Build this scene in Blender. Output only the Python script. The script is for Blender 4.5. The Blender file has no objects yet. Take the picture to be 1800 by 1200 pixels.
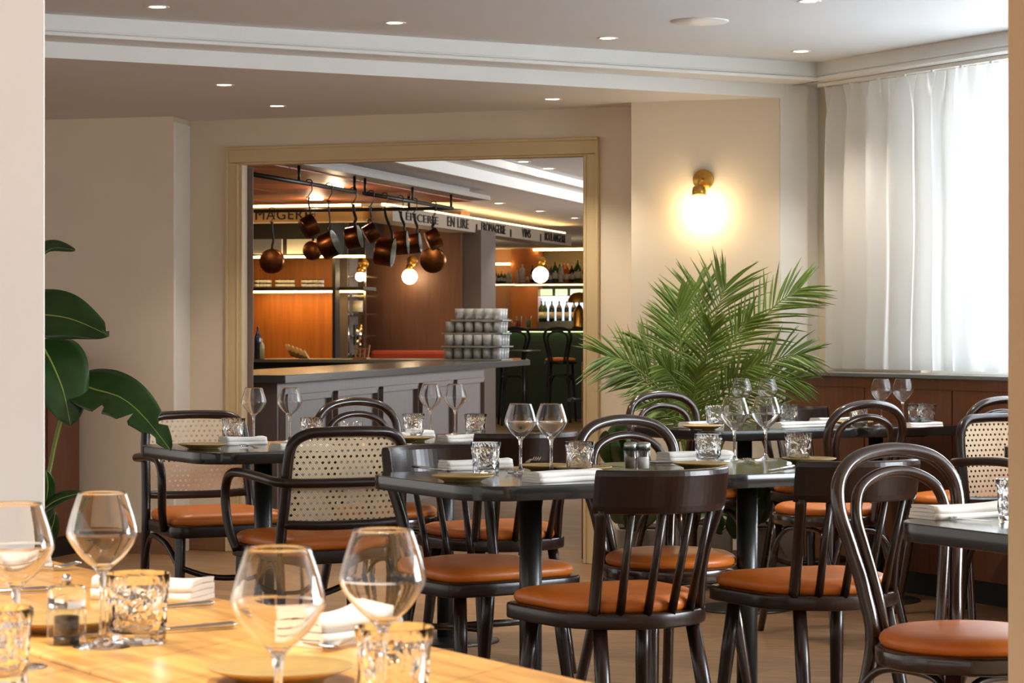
import bpy, math, random
from mathutils import Vector, Matrix
# ------------------------------------------------------------ camera, world, light, exposure
SC = bpy.context.scene
COL = SC.collection
F, H, CZ = 4250.0, 580.0, 1.15          # focal length in px of an 1800 px frame, horizon row, eye height
SC.view_settings.view_transform = 'Standard'
SC.view_settings.look = 'None'
SC.view_settings.exposure = 0.75
SC.view_settings.gamma = 1.0
SC.view_settings.use_curve_mapping = False
cy = SC.cycles
cy.use_denoising = True
cy.max_bounces = 14
cy.transmission_bounces = 12
cy.transparent_max_bounces = 16
cy.diffuse_bounces = 5
cy.glossy_bounces = 5
cy.sample_clamp_indirect = 6.0
cy.caustics_reflective = False
cy.caustics_refractive = True
cy.blur_glossy = 0.5
cam_data = bpy.data.cameras.new('camera')
cam = bpy.data.objects.new('camera', cam_data)
COL.objects.link(cam)
cam.location = (0, 0, CZ)
cam.rotation_euler = (math.pi / 2, 0, 0)
cam_data.sensor_width = 36.0
cam_data.lens = F / 1800 * 36
cam_data.shift_y = -(600 - H) / 1800
cam_data.clip_start = 0.05
cam_data.clip_end = 120
cam_data.dof.use_dof = True
cam_data.dof.focus_distance = 7.3
cam_data.dof.aperture_fstop = 17
SC.camera = cam

def lin(c):
    return tuple(((x / 255) / 12.92 if x / 255 <= 0.04045 else ((x / 255 + 0.055) / 1.055) ** 2.4) for x in c) + (1.0,)

W = bpy.data.worlds.new('world'); SC.world = W
W.use_nodes = True
W.node_tree.nodes['Background'].inputs[0].default_value = (1.0, 0.95, 0.88, 1)
W.node_tree.nodes['Background'].inputs[1].default_value = 0.66

UX, UY = 0.881, 0.473                      # u: along the ceiling beam; v: along the window wall, away from the eye
u = Vector((UX, UY, 0)); v = Vector((-UY, UX, 0))
AU = math.atan2(UY, UX)
K0 = Vector((1.402, 11.35, 0))             # far end of the curtain line

def area(name, loc, direction, sx, sy, power, color):
    l = bpy.data.lights.new(name, 'AREA'); l.shape = 'RECTANGLE'; l.size = sx; l.size_y = sy
    l.energy = power; l.color = color
    o = bpy.data.objects.new(name, l); COL.objects.link(o); o.location = loc
    o.rotation_euler = Vector(direction).to_track_quat('-Z', 'Y').to_euler()
    return o
# daylight through the curtained window and through the windows further along the same wall
wl = K0 - v * 2.75 + u * 0.66; area('window_daylight', (wl.x, wl.y, 1.62), (-u.x, -u.y, 0), 2.7, 1.35, 165, (0.84, 0.93, 1.0))
wl = K0 - v * 7.2 + u * 0.62; area('window_daylight.001', (wl.x, wl.y, 1.62), (-u.x, -u.y, 0), 3.6, 1.35, 310, (0.85, 0.93, 1.0))
# daylight through the side window of the bar room
area('bar_daylight', (4.35, 20.5, 1.75), (-1, -0.12, 0.06), 5.0, 1.5, 155, (0.90, 0.96, 1.0))
# unseen fill spots added to brighten the near tables and the left pillar
SPOTS_EXTRA = [(-1.3, 2.2), (-0.3, 2.6), (-1.5, 3.4), (0.6, 1.0)]
for i, (x, y) in enumerate(SPOTS_EXTRA):
    l = bpy.data.lights.new('fill_spot', 'SPOT'); l.energy = 70; l.color = (1.0, 0.90, 0.76)
    l.spot_size = math.radians(105); l.spot_blend = 0.6; l.shadow_soft_size = 0.06
    o = bpy.data.objects.new('fill_spot', l); COL.objects.link(o); o.location = (x, y, 2.36)

def P(px, py, z):                          # point at height z seen at a pixel
    Y = (CZ - z) * F / (py - H)
    return Vector(((px - 900) / F * Y, Y, z))
def Q(px, py, Y):                          # point at depth Y seen at a pixel
    return Vector(((px - 900) / F * Y, Y, CZ - (py - H) / F * Y))
R = random.Random(7)

# ------------------------------------------------------------ mesh helpers
class MB:
    def __init__(s, M=None):
        s.v = []; s.f = []; s.sm = []; s.M = M or Matrix()
    def add(s, vs, fs, smooth=False):
        n = len(s.v)
        s.v += [s.M @ Vector(p) for p in vs]
        s.f += [tuple(n + i for i in f) for f in fs]
        s.sm += [smooth] * len(fs) if isinstance(smooth, bool) else smooth
        return s
    def box(s, c, d, rz=0.0, rot=None):
        a, b, e = d[0] / 2, d[1] / 2, d[2] / 2
        m = rot.to_4x4() if rot else Matrix.Rotation(rz, 4, 'Z')
        m = Matrix.Translation(Vector(c)) @ m
        vs = [m @ Vector((x, y, z)) for x in (-a, a) for y in (-b, b) for z in (-e, e)]
        return s.add(vs, [(0, 1, 3, 2), (4, 6, 7, 5), (0, 4, 5, 1), (2, 3, 7, 6), (0, 2, 6, 4), (1, 5, 7, 3)])
    def bar(s, a, b, w, t=None):           # square bar from a to b
        a, b = Vector(a), Vector(b); d = b - a
        q = d.to_track_quat('Z', 'Y').to_matrix()
        return s.box((a + b) / 2, (w, t or w, d.length), rot=q)
    def prism(s, pts, z0, z1, smooth=False):
        n = len(pts)
        vs = [(p[0], p[1], z0) for p in pts] + [(p[0], p[1], z1) for p in pts]
        fs = [tuple(range(n - 1, -1, -1)), tuple(range(n, 2 * n))]
        sm = [False, False]
        for i in range(n):
            fs.append((i, (i + 1) % n, n + (i + 1) % n, n + i)); sm.append(smooth)
        return s.add(vs, fs, sm)
    def lathe(s, prof, n=24, c=(0, 0, 0), axis=None, smooth=True, close=False, jit=None):
        m = Matrix.Translation(Vector(c))
        if axis is not None: m = m @ Vector(axis).to_track_quat('Z', 'Y').to_matrix().to_4x4()
        vs = []; fs = []; rows = []
        for k, (r, z) in enumerate(prof):
            if r < 1e-6:
                rows.append([len(vs)]); vs.append(m @ Vector((0, 0, z)))
            else:
                row = []
                for i in range(n):
                    a = 2 * math.pi * i / n
                    rr = r
                    if jit: rr, a = jit(k, i, r, a)
                    row.append(len(vs)); vs.append(m @ Vector((rr * math.cos(a), rr * math.sin(a), z)))
                rows.append(row)
        pairs = list(zip(rows, rows[1:])) + ([(rows[-1], rows[0])] if close else [])
        for A, B in pairs:
            if len(A) == 1 and len(B) == 1: continue
            for i in range(n):
                j = (i + 1) % n
                if len(A) == 1: fs.append((A[0], B[j], B[i]))
                elif len(B) == 1: fs.append((A[i], A[j], B[0]))
                else: fs.append((A[i], A[j], B[j], B[i]))
        return s.add(vs, fs, smooth)
    def tube(s, pts, r, n=10, closed=False, flat=None):
        pts = [Vector(p) for p in pts]; N = len(pts)
        rs = r if isinstance(r, (list, tuple)) else [r] * N
        T = []
        for i in range(N):
            a = pts[i - 1] if (i > 0 or closed) else pts[i]
            b = pts[(i + 1) % N] if (i < N - 1 or closed) else pts[i]
            T.append((b - a).normalized())
        up = Vector((0, 0, 1)) if abs(T[0].z) < .9 else Vector((0, 1, 0))
        nv = T[0].cross(up).normalized()
        vs = []; fs = []; sm = []
        for i in range(N):
            if i:
                ax = T[i - 1].cross(T[i])
                if ax.length > 1e-8:
                    nv = Matrix.Rotation(T[i - 1].angle(T[i]), 3, ax.normalized()) @ nv
                nv = (nv - T[i] * nv.dot(T[i])).normalized()
            bv = T[i].cross(nv)
            for k in range(n):
                a = 2 * math.pi * k / n
                fl = flat if flat else 1.0
                vs.append(pts[i] + (nv * math.cos(a) + bv * math.sin(a) * fl) * rs[i])
        for i in range(N if closed else N - 1):
            j = (i + 1) % N
            for k in range(n):
                k2 = (k + 1) % n
                fs.append((i * n + k, i * n + k2, j * n + k2, j * n + k)); sm.append(True)
        if not closed:
            fs.append(tuple(range(n - 1, -1, -1))); sm.append(False)
            fs.append(tuple((N - 1) * n + k for k in range(n))); sm.append(False)
        return s.add(vs, fs, sm)
    def sphere(s, c, r, n=20, m=12, sz=1.0):
        prof = [(r * math.sin(math.pi * k / m), -r * sz * math.cos(math.pi * k / m)) for k in range(m + 1)]
        prof[0] = (0, prof[0][1]); prof[-1] = (0, prof[-1][1])
        return s.lathe(prof, n, c)
    def build(s, name, mat, parent=None, bevel=0, seg=2, subsurf=0):
        me = bpy.data.meshes.new(name)
        me.from_pydata([tuple(p) for p in s.v], [], s.f)
        me.polygons.foreach_set('use_smooth', s.sm)
        me.update()
        import bmesh
        b = bmesh.new(); b.from_mesh(me); bmesh.ops.recalc_face_normals(b, faces=b.faces); b.to_mesh(me); b.free()
        me.materials.append(mat)
        o = bpy.data.objects.new(name, me); COL.objects.link(o)
        if parent: o.parent = parent
        if bevel:
            m = o.modifiers.new('bevel', 'BEVEL'); m.width = bevel; m.segments = seg; m.limit_method = 'ANGLE'; m.angle_limit = 0.6
        if subsurf:
            m = o.modifiers.new('sub', 'SUBSURF'); m.levels = m.render_levels = subsurf
        return o

def frame(o, ang=0.0):
    return Matrix.Translation(Vector(o)) @ Matrix.Rotation(ang, 4, 'Z')
def spline(pts, k=6, closed=False):
    pts = [Vector(p) for p in pts]; n = len(pts); out = []
    for i in range(n if closed else n - 1):
        g = lambda j: pts[j % n] if closed else pts[min(max(j, 0), n - 1)]
        a, b, c, d = g(i - 1), g(i), g(i + 1), g(i + 2)
        for q in range(k):
            t = q / k
            out.append(0.5 * ((2 * b) + (c - a) * t + (2 * a - 5 * b + 4 * c - d) * t * t + (3 * b - a - 3 * c + d) * t ** 3))
    if not closed: out.append(pts[-1])
    return out
def sp2(prof, k=4):
    q = spline([(a, 0, b) for a, b in prof], k)
    return [(max(p.x, 0), p.z) for p in q]
def rrect(hx, hy, r, n=6):
    out = []
    for cx, cy_, a0 in ((hx - r, hy - r, 0), (-hx + r, hy - r, 90), (-hx + r, -hy + r, 180), (hx - r, -hy + r, 270)):
        a = math.radians(a0); e = 0.006
        out.append((cx + r * math.cos(a) + e * math.sin(a), cy_ + r * math.sin(a) - e * math.cos(a)))
        for i in range(n + 1):
            a = math.radians(a0 + 90 * i / n)
            out.append((cx + r * math.cos(a), cy_ + r * math.sin(a)))
        out.append((cx + r * math.cos(a) - e * math.sin(a), cy_ + r * math.sin(a) + e * math.cos(a)))
    return out
def tag(o, label, cat, group=None, kind=None):
    o['label'] = label; o['category'] = cat
    if group: o['group'] = group
    if kind: o['kind'] = kind
    return o
def thing(name, label, cat, group=None, loc=(0, 0, 0), rz=0.0):
    o = bpy.data.objects.new(name, None); COL.objects.link(o)
    o.empty_display_size = 0.05
    o.location = loc; o.rotation_euler = (0, 0, rz)
    return tag(o, label, cat, group)
def struct(o):
    o['kind'] = 'structure'; return o
def dup(root, loc, rz=0.0, label=None, group=None, sc=None):
    r = root.copy(); COL.objects.link(r); r.location = loc; r.rotation_euler = (0, 0, rz)
    if label: r['label'] = label
    if group: r['group'] = group
    if sc: r.scale = sc if isinstance(sc, tuple) else (sc, sc, sc)
    for ch in root.children:
        c = ch.copy(); COL.objects.link(c); c.parent = r
        for g in ch.children:
            d = g.copy(); COL.objects.link(d); d.parent = c
    return r
class Kind:                                # first placement moves the prototype itself, later ones copy it
    def __init__(s, root): s.root = root; s.used = False
    def put(s, loc, rz=0.0, label=None, group=None, sc=None):
        if s.used: return dup(s.root, loc, rz, label, group, sc)
        s.used = True; r = s.root; r.location = loc; r.rotation_euler = (0, 0, rz)
        if label: r['label'] = label
        if group: r['group'] = group
        if sc: r.scale = sc if isinstance(sc, tuple) else (sc, sc, sc)
        return r

# ------------------------------------------------------------ materials
def mat(name, col, rough=0.5, metal=0.0, spec=0.5, vary=0.0, vscale=8.0, bump=0.0, bscale=120.0, coat=0.0, stretch=None, col2=None, sheen=0.0):
    m = bpy.data.materials.new(name); m.use_nodes = True
    nt = m.node_tree; b = nt.nodes['Principled BSDF']
    b.inputs['Base Color'].default_value = lin(col); b.inputs['Roughness'].default_value = rough
    b.inputs['Metallic'].default_value = metal; b.inputs['Specular IOR Level'].default_value = spec
    b.inputs['Coat Weight'].default_value = coat; b.inputs['Coat Roughness'].default_value = 0.12
    b.inputs['Sheen Weight'].default_value = sheen
    tc = nt.nodes.new('ShaderNodeTexCoord'); mp = nt.nodes.new('ShaderNodeMapping')
    nt.links.new(tc.outputs['Object'], mp.inputs['Vector'])
    if stretch: mp.inputs['Scale'].default_value = stretch
    if vary or col2:
        nz = nt.nodes.new('ShaderNodeTexNoise'); nz.inputs['Scale'].default_value = vscale; nz.inputs['Detail'].default_value = 5
        nt.links.new(mp.outputs['Vector'], nz.inputs['Vector'])
        rp = nt.nodes.new('ShaderNodeValToRGB')
        c1 = lin(col); c2 = lin(col2) if col2 else tuple(x * (1 - vary) for x in c1[:3]) + (1,)
        rp.color_ramp.elements[0].color = c2; rp.color_ramp.elements[1].color = c1
        rp.color_ramp.elements[0].position = 0.3; rp.color_ramp.elements[1].position = 0.7
        nt.links.new(nz.outputs['Fac'], rp.inputs['Fac']); nt.links.new(rp.outputs['Color'], b.inputs['Base Color'])
    if bump:
        nb = nt.nodes.new('ShaderNodeTexNoise'); nb.inputs['Scale'].default_value = bscale; nb.inputs['Detail'].default_value = 3
        nt.links.new(mp.outputs['Vector'], nb.inputs['Vector'])
        bp = nt.nodes.new('ShaderNodeBump'); bp.inputs['Strength'].default_value = bump; bp.inputs['Distance'].default_value = 0.004
        nt.links.new(nb.outputs['Fac'], bp.inputs['Height']); nt.links.new(bp.outputs['Normal'], b.inputs['Normal'])
    return m
def glow(name, col, strength):
    m = bpy.data.materials.new(name); m.use_nodes = True
    b = m.node_tree.nodes['Principled BSDF']
    b.inputs['Base Color'].default_value = lin(col); b.inputs['Emission Color'].default_value = lin(col)
    b.inputs['Emission Strength'].default_value = strength
    return m
def glass(name, col=(255, 255, 255), rough=0.0, ior=1.45):
    m = bpy.data.materials.new(name); m.use_nodes = True
    nt = m.node_tree; nt.nodes.remove(nt.nodes['Principled BSDF'])
    g = nt.nodes.new('ShaderNodeBsdfGlass'); g.inputs['Color'].default_value = lin(col); g.inputs['Roughness'].default_value = rough; g.inputs['IOR'].default_value = ior
    nt.links.new(g.outputs[0], nt.nodes['Material Output'].inputs['Surface'])
    return m
def planks(name, c1, c2, cm, w, hgt, rot, rough, bump=0.15):
    m = bpy.data.materials.new(name); m.use_nodes = True
    nt = m.node_tree; b = nt.nodes['Principled BSDF']; b.inputs['Roughness'].default_value = rough
    tc = nt.nodes.new('ShaderNodeTexCoord'); mp = nt.nodes.new('ShaderNodeMapping'); mp.inputs['Rotation'].default_value = (0, 0, rot)
    nt.links.new(tc.outputs['Object'], mp.inputs['Vector'])
    br = nt.nodes.new('ShaderNodeTexBrick'); br.inputs['Scale'].default_value = 1; br.inputs['Brick Width'].default_value = w; br.inputs['Row Height'].default_value = hgt
    br.inputs['Mortar Size'].default_value = 0.0015; br.inputs['Color1'].default_value = lin(c1); br.inputs['Color2'].default_value = lin(c2); br.inputs['Mortar'].default_value = lin(cm)
    nt.links.new(mp.outputs['Vector'], br.inputs['Vector'])
    mp2 = nt.nodes.new('ShaderNodeMapping'); mp2.inputs['Rotation'].default_value = (0, 0, rot); mp2.inputs['Scale'].default_value = (1.2, 14, 1)
    nt.links.new(tc.outputs['Object'], mp2.inputs['Vector'])
    nz = nt.nodes.new('ShaderNodeTexNoise'); nz.inputs['Scale'].default_value = 3; nz.inputs['Detail'].default_value = 6
    nt.links.new(mp2.outputs['Vector'], nz.inputs['Vector'])
    mx = nt.nodes.new('ShaderNodeMixRGB'); mx.blend_type = 'MULTIPLY'; mx.inputs['Fac'].default_value = 0.75
    rp = nt.nodes.new('ShaderNodeValToRGB'); rp.color_ramp.elements[0].color = (0.42, 0.38, 0.36, 1); rp.color_ramp.elements[1].color = (1.15, 1.15, 1.15, 1)
    rp.color_ramp.elements[0].position = 0.3; rp.color_ramp.elements[1].position = 0.72
    nt.links.new(nz.outputs['Fac'], rp.inputs['Fac'])
    nt.links.new(br.outputs['Color'], mx.inputs['Color1']); nt.links.new(rp.outputs['Color'], mx.inputs['Color2'])
    nt.links.new(mx.outputs['Color'], b.inputs['Base Color'])
    bp = nt.nodes.new('ShaderNodeBump'); bp.inputs['Strength'].default_value = bump; bp.inputs['Distance'].default_value = 0.003
    nt.links.new(nz.outputs['Fac'], bp.inputs['Height']); nt.links.new(bp.outputs['Normal'], b.inputs['Normal'])
    return m

M = {}
M['wall'] = mat('cream_plaster', (226, 212, 190), 0.85, vary=0.05, vscale=2.5, bump=0.06, bscale=60)
M['ceil'] = mat('white_ceiling_paint', (226, 226, 226), 0.8, vary=0.03, vscale=1.5)
M['trimwhite'] = mat('white_satin_paint', (232, 232, 228), 0.45, vary=0.02)
M['casing'] = mat('beige_door_paint', (205, 182, 138), 0.5, vary=0.05, vscale=3)
M['pillar'] = mat('pillar_plaster', (244, 240, 234), 0.8, vary=0.04, vscale=2, bump=0.05, bscale=70)
M['pillar2'] = mat('beige_pillar_paint', (232, 206, 168), 0.7, vary=0.03, vscale=2)
M['floor'] = planks('oak_floor_planks', (156, 118, 82), (136, 102, 70), (70, 50, 34), 1.3, 0.14, AU + 0.2, 0.42)
M['walnut'] = mat('walnut_panel', (116, 66, 34), 0.38, vary=0.35, vscale=5, stretch=(9, 9, 0.7), bump=0.03, bscale=30)
M['redwood'] = mat('stained_wood', (110, 66, 44), 0.5, vary=0.3, vscale=5, stretch=(8, 8, 0.7))
M['plinth'] = mat('black_plinth', (20, 17, 15), 0.5)
M['base'] = mat('brown_baseboard', (126, 84, 48), 0.5, vary=0.25, vscale=6, stretch=(1, 1, 8))
M['dark'] = mat('dark_stained_beech', (40, 22, 13), 0.28, vary=0.35, vscale=9, stretch=(6, 6, 1), coat=0.12, spec=0.4)
M['dark2'] = mat('brown_bentwood', (54, 31, 19), 0.2, vary=0.3, vscale=7, stretch=(5, 5, 1), coat=0.6)
M['leather'] = mat('cognac_leather', (214, 116, 38), 0.40, vary=0.14, vscale=14, bump=0.06, bscale=260)
M['table'] = mat('black_laminate', (36, 36, 35), 0.16, vary=0.08, vscale=20, coat=0.25)
M['iron'] = mat('black_powder_coat', (30, 32, 31), 0.32, spec=0.6)
M['steel'] = mat('polished_steel', (205, 203, 198), 0.16, metal=1.0)
M['napkin'] = mat('white_linen', (240, 236, 228), 0.85, bump=0.12, bscale=420, sheen=0.2)
M['plate'] = mat('olive_stoneware', (176, 146, 88), 0.42, vary=0.12, vscale=25)
M['glass'] = glass('clear_glass')
def mixglass(name, a, kind, col=(255, 255, 255)):
    m = glass(name); nt = m.node_tree; g = nt.nodes['Glass BSDF']; o = nt.nodes['Material Output']
    t = nt.nodes.new('ShaderNodeBsdfTransparent' if kind == 't' else 'ShaderNodeBsdfDiffuse'); t.inputs['Color'].default_value = lin(col)
    mx = nt.nodes.new('ShaderNodeMixShader'); mx.inputs[0].default_value = a
    nt.links.new(g.outputs[0], mx.inputs[1]); nt.links.new(t.outputs[0], mx.inputs[2]); nt.links.new(mx.outputs[0], o.inputs['Surface']); return m
M['glassb'] = mixglass('bright_bar_glass', 0.32, 'd', (246, 250, 252))  # white diffuse share paints caught light into the stacked glass
def thin_glass(name):
    m = bpy.data.materials.new(name); m.use_nodes = True
    nt = m.node_tree; nt.nodes.remove(nt.nodes['Principled BSDF'])
    tr = nt.nodes.new('ShaderNodeBsdfTransparent'); gl = nt.nodes.new('ShaderNodeBsdfGlossy'); gl.inputs['Roughness'].default_value = 0.02
    lw = nt.nodes.new('ShaderNodeLayerWeight'); lw.inputs['Blend'].default_value = 0.5
    pw = nt.nodes.new('ShaderNodeMath'); pw.operation = 'POWER'; pw.inputs[1].default_value = 3.5; nt.links.new(lw.outputs['Facing'], pw.inputs[0])
    fr = nt.nodes.new('ShaderNodeMath'); fr.operation = 'MULTIPLY_ADD'; fr.inputs[1].default_value = 0.75; fr.inputs[2].default_value = 0.05; nt.links.new(pw.outputs[0], fr.inputs[0])
    mx = nt.nodes.new('ShaderNodeMixShader')
    nt.links.new(fr.outputs[0], mx.inputs[0]); nt.links.new(tr.outputs[0], mx.inputs[1]); nt.links.new(gl.outputs[0], mx.inputs[2]); nt.links.new(mx.outputs[0], nt.nodes['Material Output'].inputs['Surface'])
    return m
M['thin'] = thin_glass('thin_glass')
M['brass'] = mat('brushed_brass', (200, 152, 76), 0.28, metal=1.0)
M['copper'] = mat('aged_copper', (128, 80, 48), 0.3, metal=1.0, vary=0.4, vscale=30)
M['tin'] = mat('tin_lining', (176, 186, 180), 0.3, metal=1.0)
M['castiron'] = mat('cast_iron', (34, 32, 30), 0.45, metal=0.6)
M['leaf'] = mat('dark_green_leaf', (44, 78, 30), 0.3, vary=0.4, vscale=14, spec=0.5)
M['leafm'] = mat('leaf_midrib', (150, 160, 70), 0.4)
M['palm'] = mat('palm_leaf', (112, 138, 46), 0.4, vary=0.5, vscale=5)
M['stem'] = mat('palm_stem', (120, 132, 52), 0.45)
M['pot'] = mat('grey_planter', (132, 120, 108), 0.75, vary=0.12, vscale=10, bump=0.05)
M['soil'] = mat('potting_soil', (50, 36, 26), 0.95, bump=0.6, bscale=60)
M['grey'] = mat('grey_metal', (120, 122, 120), 0.4, metal=0.3)
M['pepper'] = mat('pepper_corns', (60, 44, 34), 0.8, vary=0.6, vscale=300)
M['pepperg'] = mat('ground_pepper', (132, 112, 94), 0.9, vary=0.3, vscale=300)
M['salt'] = mat('salt', (240, 238, 232), 0.9)
M['globe'] = glow('opal_globe_lit', (255, 226, 178), 12.0)
M['lamp'] = glow('downlight_lens_lit', (255, 232, 196), 14.0)
M['led'] = glow('warm_led_strip', (255, 206, 128), 9.0)
# ------------------------------------------------------------ the setting
B0 = Vector((1.262, 11.41, 0)); BF = frame(B0, AU)
struct(MB().box((0.5, 17, -0.05), (16, 46, 0.1)).build('floor', M['floor']))
SOF, CEI = 2.245, 2.395
struct(MB(BF).box((-4.4, -8.1, CEI + 0.05), (9.6, 15.85, 0.1)).build('ceiling', M['ceil']))
pts = [B0 - u * 9, B0 + u * 0.02, Vector((1.30, 11.60, 0)), Vector((0.62, 11.95, 0)), Vector((-1.72, 12.78, 0)), Vector((-5.5, 14.1, 0))]
struct(MB().prism([(p.x, p.y) for p in pts], SOF, 2.52).build('ceiling.001', M['ceil']))
mb = MB(BF).box((-4.45, -0.07, 2.42), (9.1, 0.26, 0.22))
mb.box((-4.45, -0.207, 2.318), (9.06, 0.016, 0.016)).box((-4.45, -0.203, 2.333), (9.06, 0.008, 0.008))
struct(mb.build('trim_1', M['trimwhite'], bevel=0.003))
struct(MB(BF).box((-4.49, -0.004, 2.279), (9.02, 0.012, 0.068)).build('trim_2', M['trimwhite']))
# door wall: local x runs to the left along the wall, local y toward the eye
DWO = Vector((0.58, 11.85, 0)); DW = frame(DWO, math.atan2(0.339, -0.941))
XR, XL, DH = 0.2286, 2.118, 2.02
mb = MB(DW)
mb.box(((XR - 0.12) / 2, -0.03, 1.25), (XR + 0.12, 0.06, 2.5)).box(((XL + 2.62) / 2, -0.03, 1.25), (2.62 - XL, 0.06, 2.5))
mb.box(((XL + XR) / 2, -0.03, (DH + 2.5) / 2), (XL - XR, 0.06, 2.5 - DH))
struct(mb.build('wall_back', M['wall']))
mb = MB(DW)
for x, s in ((XR, -1), (XL, 1)):
    mb.box((x + s * 0.034, 0.012, (DH - .003) / 2), (0.070, 0.024, DH - .003)).box((x + s * 0.064, 0.017, 1.042), (0.016, 0.034, 2.084))
    mb.box((x + s * 0.004, 0.016, 1.006), (0.012, 0.032, 2.012)).box((x - s * 0.006, -0.026, 1.005), (0.014, 0.07, 2.01))
mb.box(((XL + XR) / 2, 0.012, DH + 0.037), (XL - XR + 0.138, 0.024, 0.078)).box(((XL + XR) / 2, 0.017, DH + 0.072), (XL - XR + 0.144, 0.034, 0.0155))
mb.box(((XL + XR) / 2, -0.025, DH - 0.006), (XL - XR, 0.07, 0.014))
struct(mb.build('trim_door', M['casing'], bevel=0.004))
struct(MB().prism([(0.574, 11.63), (1.262, 11.41), (1.33, 11.64), (0.66, 11.95), (0.585, 11.86)], 0, 2.5).build('wall_back.001', M['wall']))
struct(MB().prism([(1.262, 11.41), (1.40, 11.455), (1.46, 11.58), (1.60, 11.9), (1.25, 11.7)], 0, 2.315).build('pillar_back', M['trimwhite'], bevel=0.012, seg=3))
struct(MB().prism([(-1.736, 12.40), (-1.69, 12.70), (-5.0, 13.9), (-5.0, 13.3)], 0, 2.5).build('wall_left', M['wall']))
struct(MB(frame((-1.715, 12.54, 0), math.atan2(0.30, 0.046))).box((0, -0.003, 1.1), (0.28, 0.012, 2.24)).build('lit_wall_return', M['trimwhite'], bevel=0.004))  # white facing paints window light onto the return of the left wall
mb = MB(DW).box((0.03, 0.009, 0.054), (0.25, 0.018, 0.108)).box((2.40, 0.009, 0.054), (0.42, 0.018, 0.108))
struct(mb.build('baseboard_back', M['base'], bevel=0.003))
struct(MB().bar((-1.73, 12.39, 0.054), (-5.0, 13.28, 0.054), 0.02, 0.108).build('baseboard_left', M['base']))
struct(MB().bar((0.574, 11.615, 0.054), (1.262, 11.395, 0.054), 0.02, 0.108).build('baseboard_back.001', M['base']))
# near pillars on both sides of the view
PL = Vector((-0.965, 5.0, 0)); mb = MB(frame(PL, AU)).box((-0.6, 0.3, 1.2), (1.2, 0.6, 2.4))
struct(mb.build('pillar_left', M['pillar'], bevel=0.004))
struct(MB().prism([(0.8003, 3.9), (0.904, 4.4), (2.0, 4.36), (2.0, 3.9)], 0, 2.4).build('pillar_right', M['pillar2'], bevel=0.004))
# window wall: local x toward the eye along the wall, local y outward
WF = frame(K0, AU - math.pi / 2)
mb = MB(WF)
for t0, t1, z0, z1 in ((-0.5, 0.6, 0, 2.5), (0.6, 3.45, 0, 0.95), (0.6, 3.45, 2.27, 2.5), (3.45, 5.3, 0, 2.5), (5.3, 9.1, 0, 0.95), (5.3, 9.1, 2.27, 2.5), (9.1, 13, 0, 2.5)):
    mb.box(((t0 + t1) / 2, 0.27, (z0 + z1) / 2), (t1 - t0, 0.18, z1 - z0))
struct(mb.build('wall_right', M['wall']))
thin = M['thin']
for i, (t0, t1) in enumerate(((0.6, 3.45), (5.3, 9.1))):
    w = struct(thing('window_%d' % (i + 1), 'white framed window behind the sheer curtain' if i == 0 else 'white framed window nearer the eye', 'window'))
    mb = MB(WF)
    for z in (0.975, 2.245): mb.box(((t0 + t1) / 2, 0.27, z), (t1 - t0, 0.06, 0.05))
    n = 3
    for k in range(n + 1): mb.box((t0 + 0.025 + (t1 - t0 - 0.05) * k / n, 0.27, 1.61), (0.05, 0.06, 1.27))
    mb.build('window_frame', M['trimwhite'], w)
    MB(WF).box(((t0 + t1) / 2, 0.275, 1.61), (t1 - t0, 0.006, 1.27)).build('window_pane', thin, w)
mb = MB(WF)
for k in range(8): mb.box((0.24 + 0.62 * k, -0.043, 0.50), (0.612, 0.11, 0.80))
mb.box((2.45, -0.04, 0.917), (4.92, 0.12, 0.05)).box((2.45, 0.03, 0.5), (4.9, 0.12, 0.8))
struct(mb.build('wall_right_wainscot', M['walnut'], bevel=0.003))
struct(MB(WF).box((2.45, -0.01, 0.05), (4.9, 0.10, 0.10)).build('baseboard_right', M['plinth']))
struct(MB(WF).box((2.45, 0.035, 0.949), (4.94, 0.29, 0.018)).build('window_sill_1', M['grey'], bevel=0.003))
mb = MB(WF).box((4.0, 0.09, 2.41), (8.6, 0.22, 0.2))
mb.box((4.0, -0.027, 2.319), (8.6, 0.018, 0.016)).box((4.0, -0.023, 2.336), (8.6, 0.008, 0.008))
struct(mb.build('trim_4', M['trimwhite'], bevel=0.003))
mb = MB(WF).box((2.4, 0.05, 2.300), (4.8, 0.022, 0.016))
for k in range(24): mb.box((0.05 + 0.2 * k, 0.05, 2.289), (0.014, 0.012, 0.012))
tag(mb.build('curtain_track', M['trimwhite']), 'thin white ceiling track carrying the sheer white curtain', 'curtain track')
# sheer curtain
sheer = bpy.data.materials.new('sheer_voile'); sheer.use_nodes = True
nt = sheer.node_tree; b = nt.nodes['Principled BSDF']; b.inputs['Base Color'].default_value = lin((240, 240, 238)); b.inputs['Roughness'].default_value = 0.9
tl = nt.nodes.new('ShaderNodeBsdfTranslucent'); tl.inputs['Color'].default_value = lin((238, 242, 246))
tr = nt.nodes.new('ShaderNodeBsdfTransparent'); m1 = nt.nodes.new('ShaderNodeMixShader'); m2 = nt.nodes.new('ShaderNodeMixShader')
m1.inputs[0].default_value = 0.55; m2.inputs[0].default_value = 0.05
wv = nt.nodes.new('ShaderNodeTexNoise'); wv.inputs['Scale'].default_value = 900; bp = nt.nodes.new('ShaderNodeBump'); bp.inputs['Strength'].default_value = 0.08; bp.inputs['Distance'].default_value = 0.001
nt.links.new(wv.outputs['Fac'], bp.inputs['Height']); nt.links.new(bp.outputs['Normal'], b.inputs['Normal'])
nt.links.new(b.outputs[0], m1.inputs[1]); nt.links.new(tl.outputs[0], m1.inputs[2]); nt.links.new(m1.outputs[0], m2.inputs[1]); nt.links.new(tr.outputs[0], m2.inputs[2])
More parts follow.
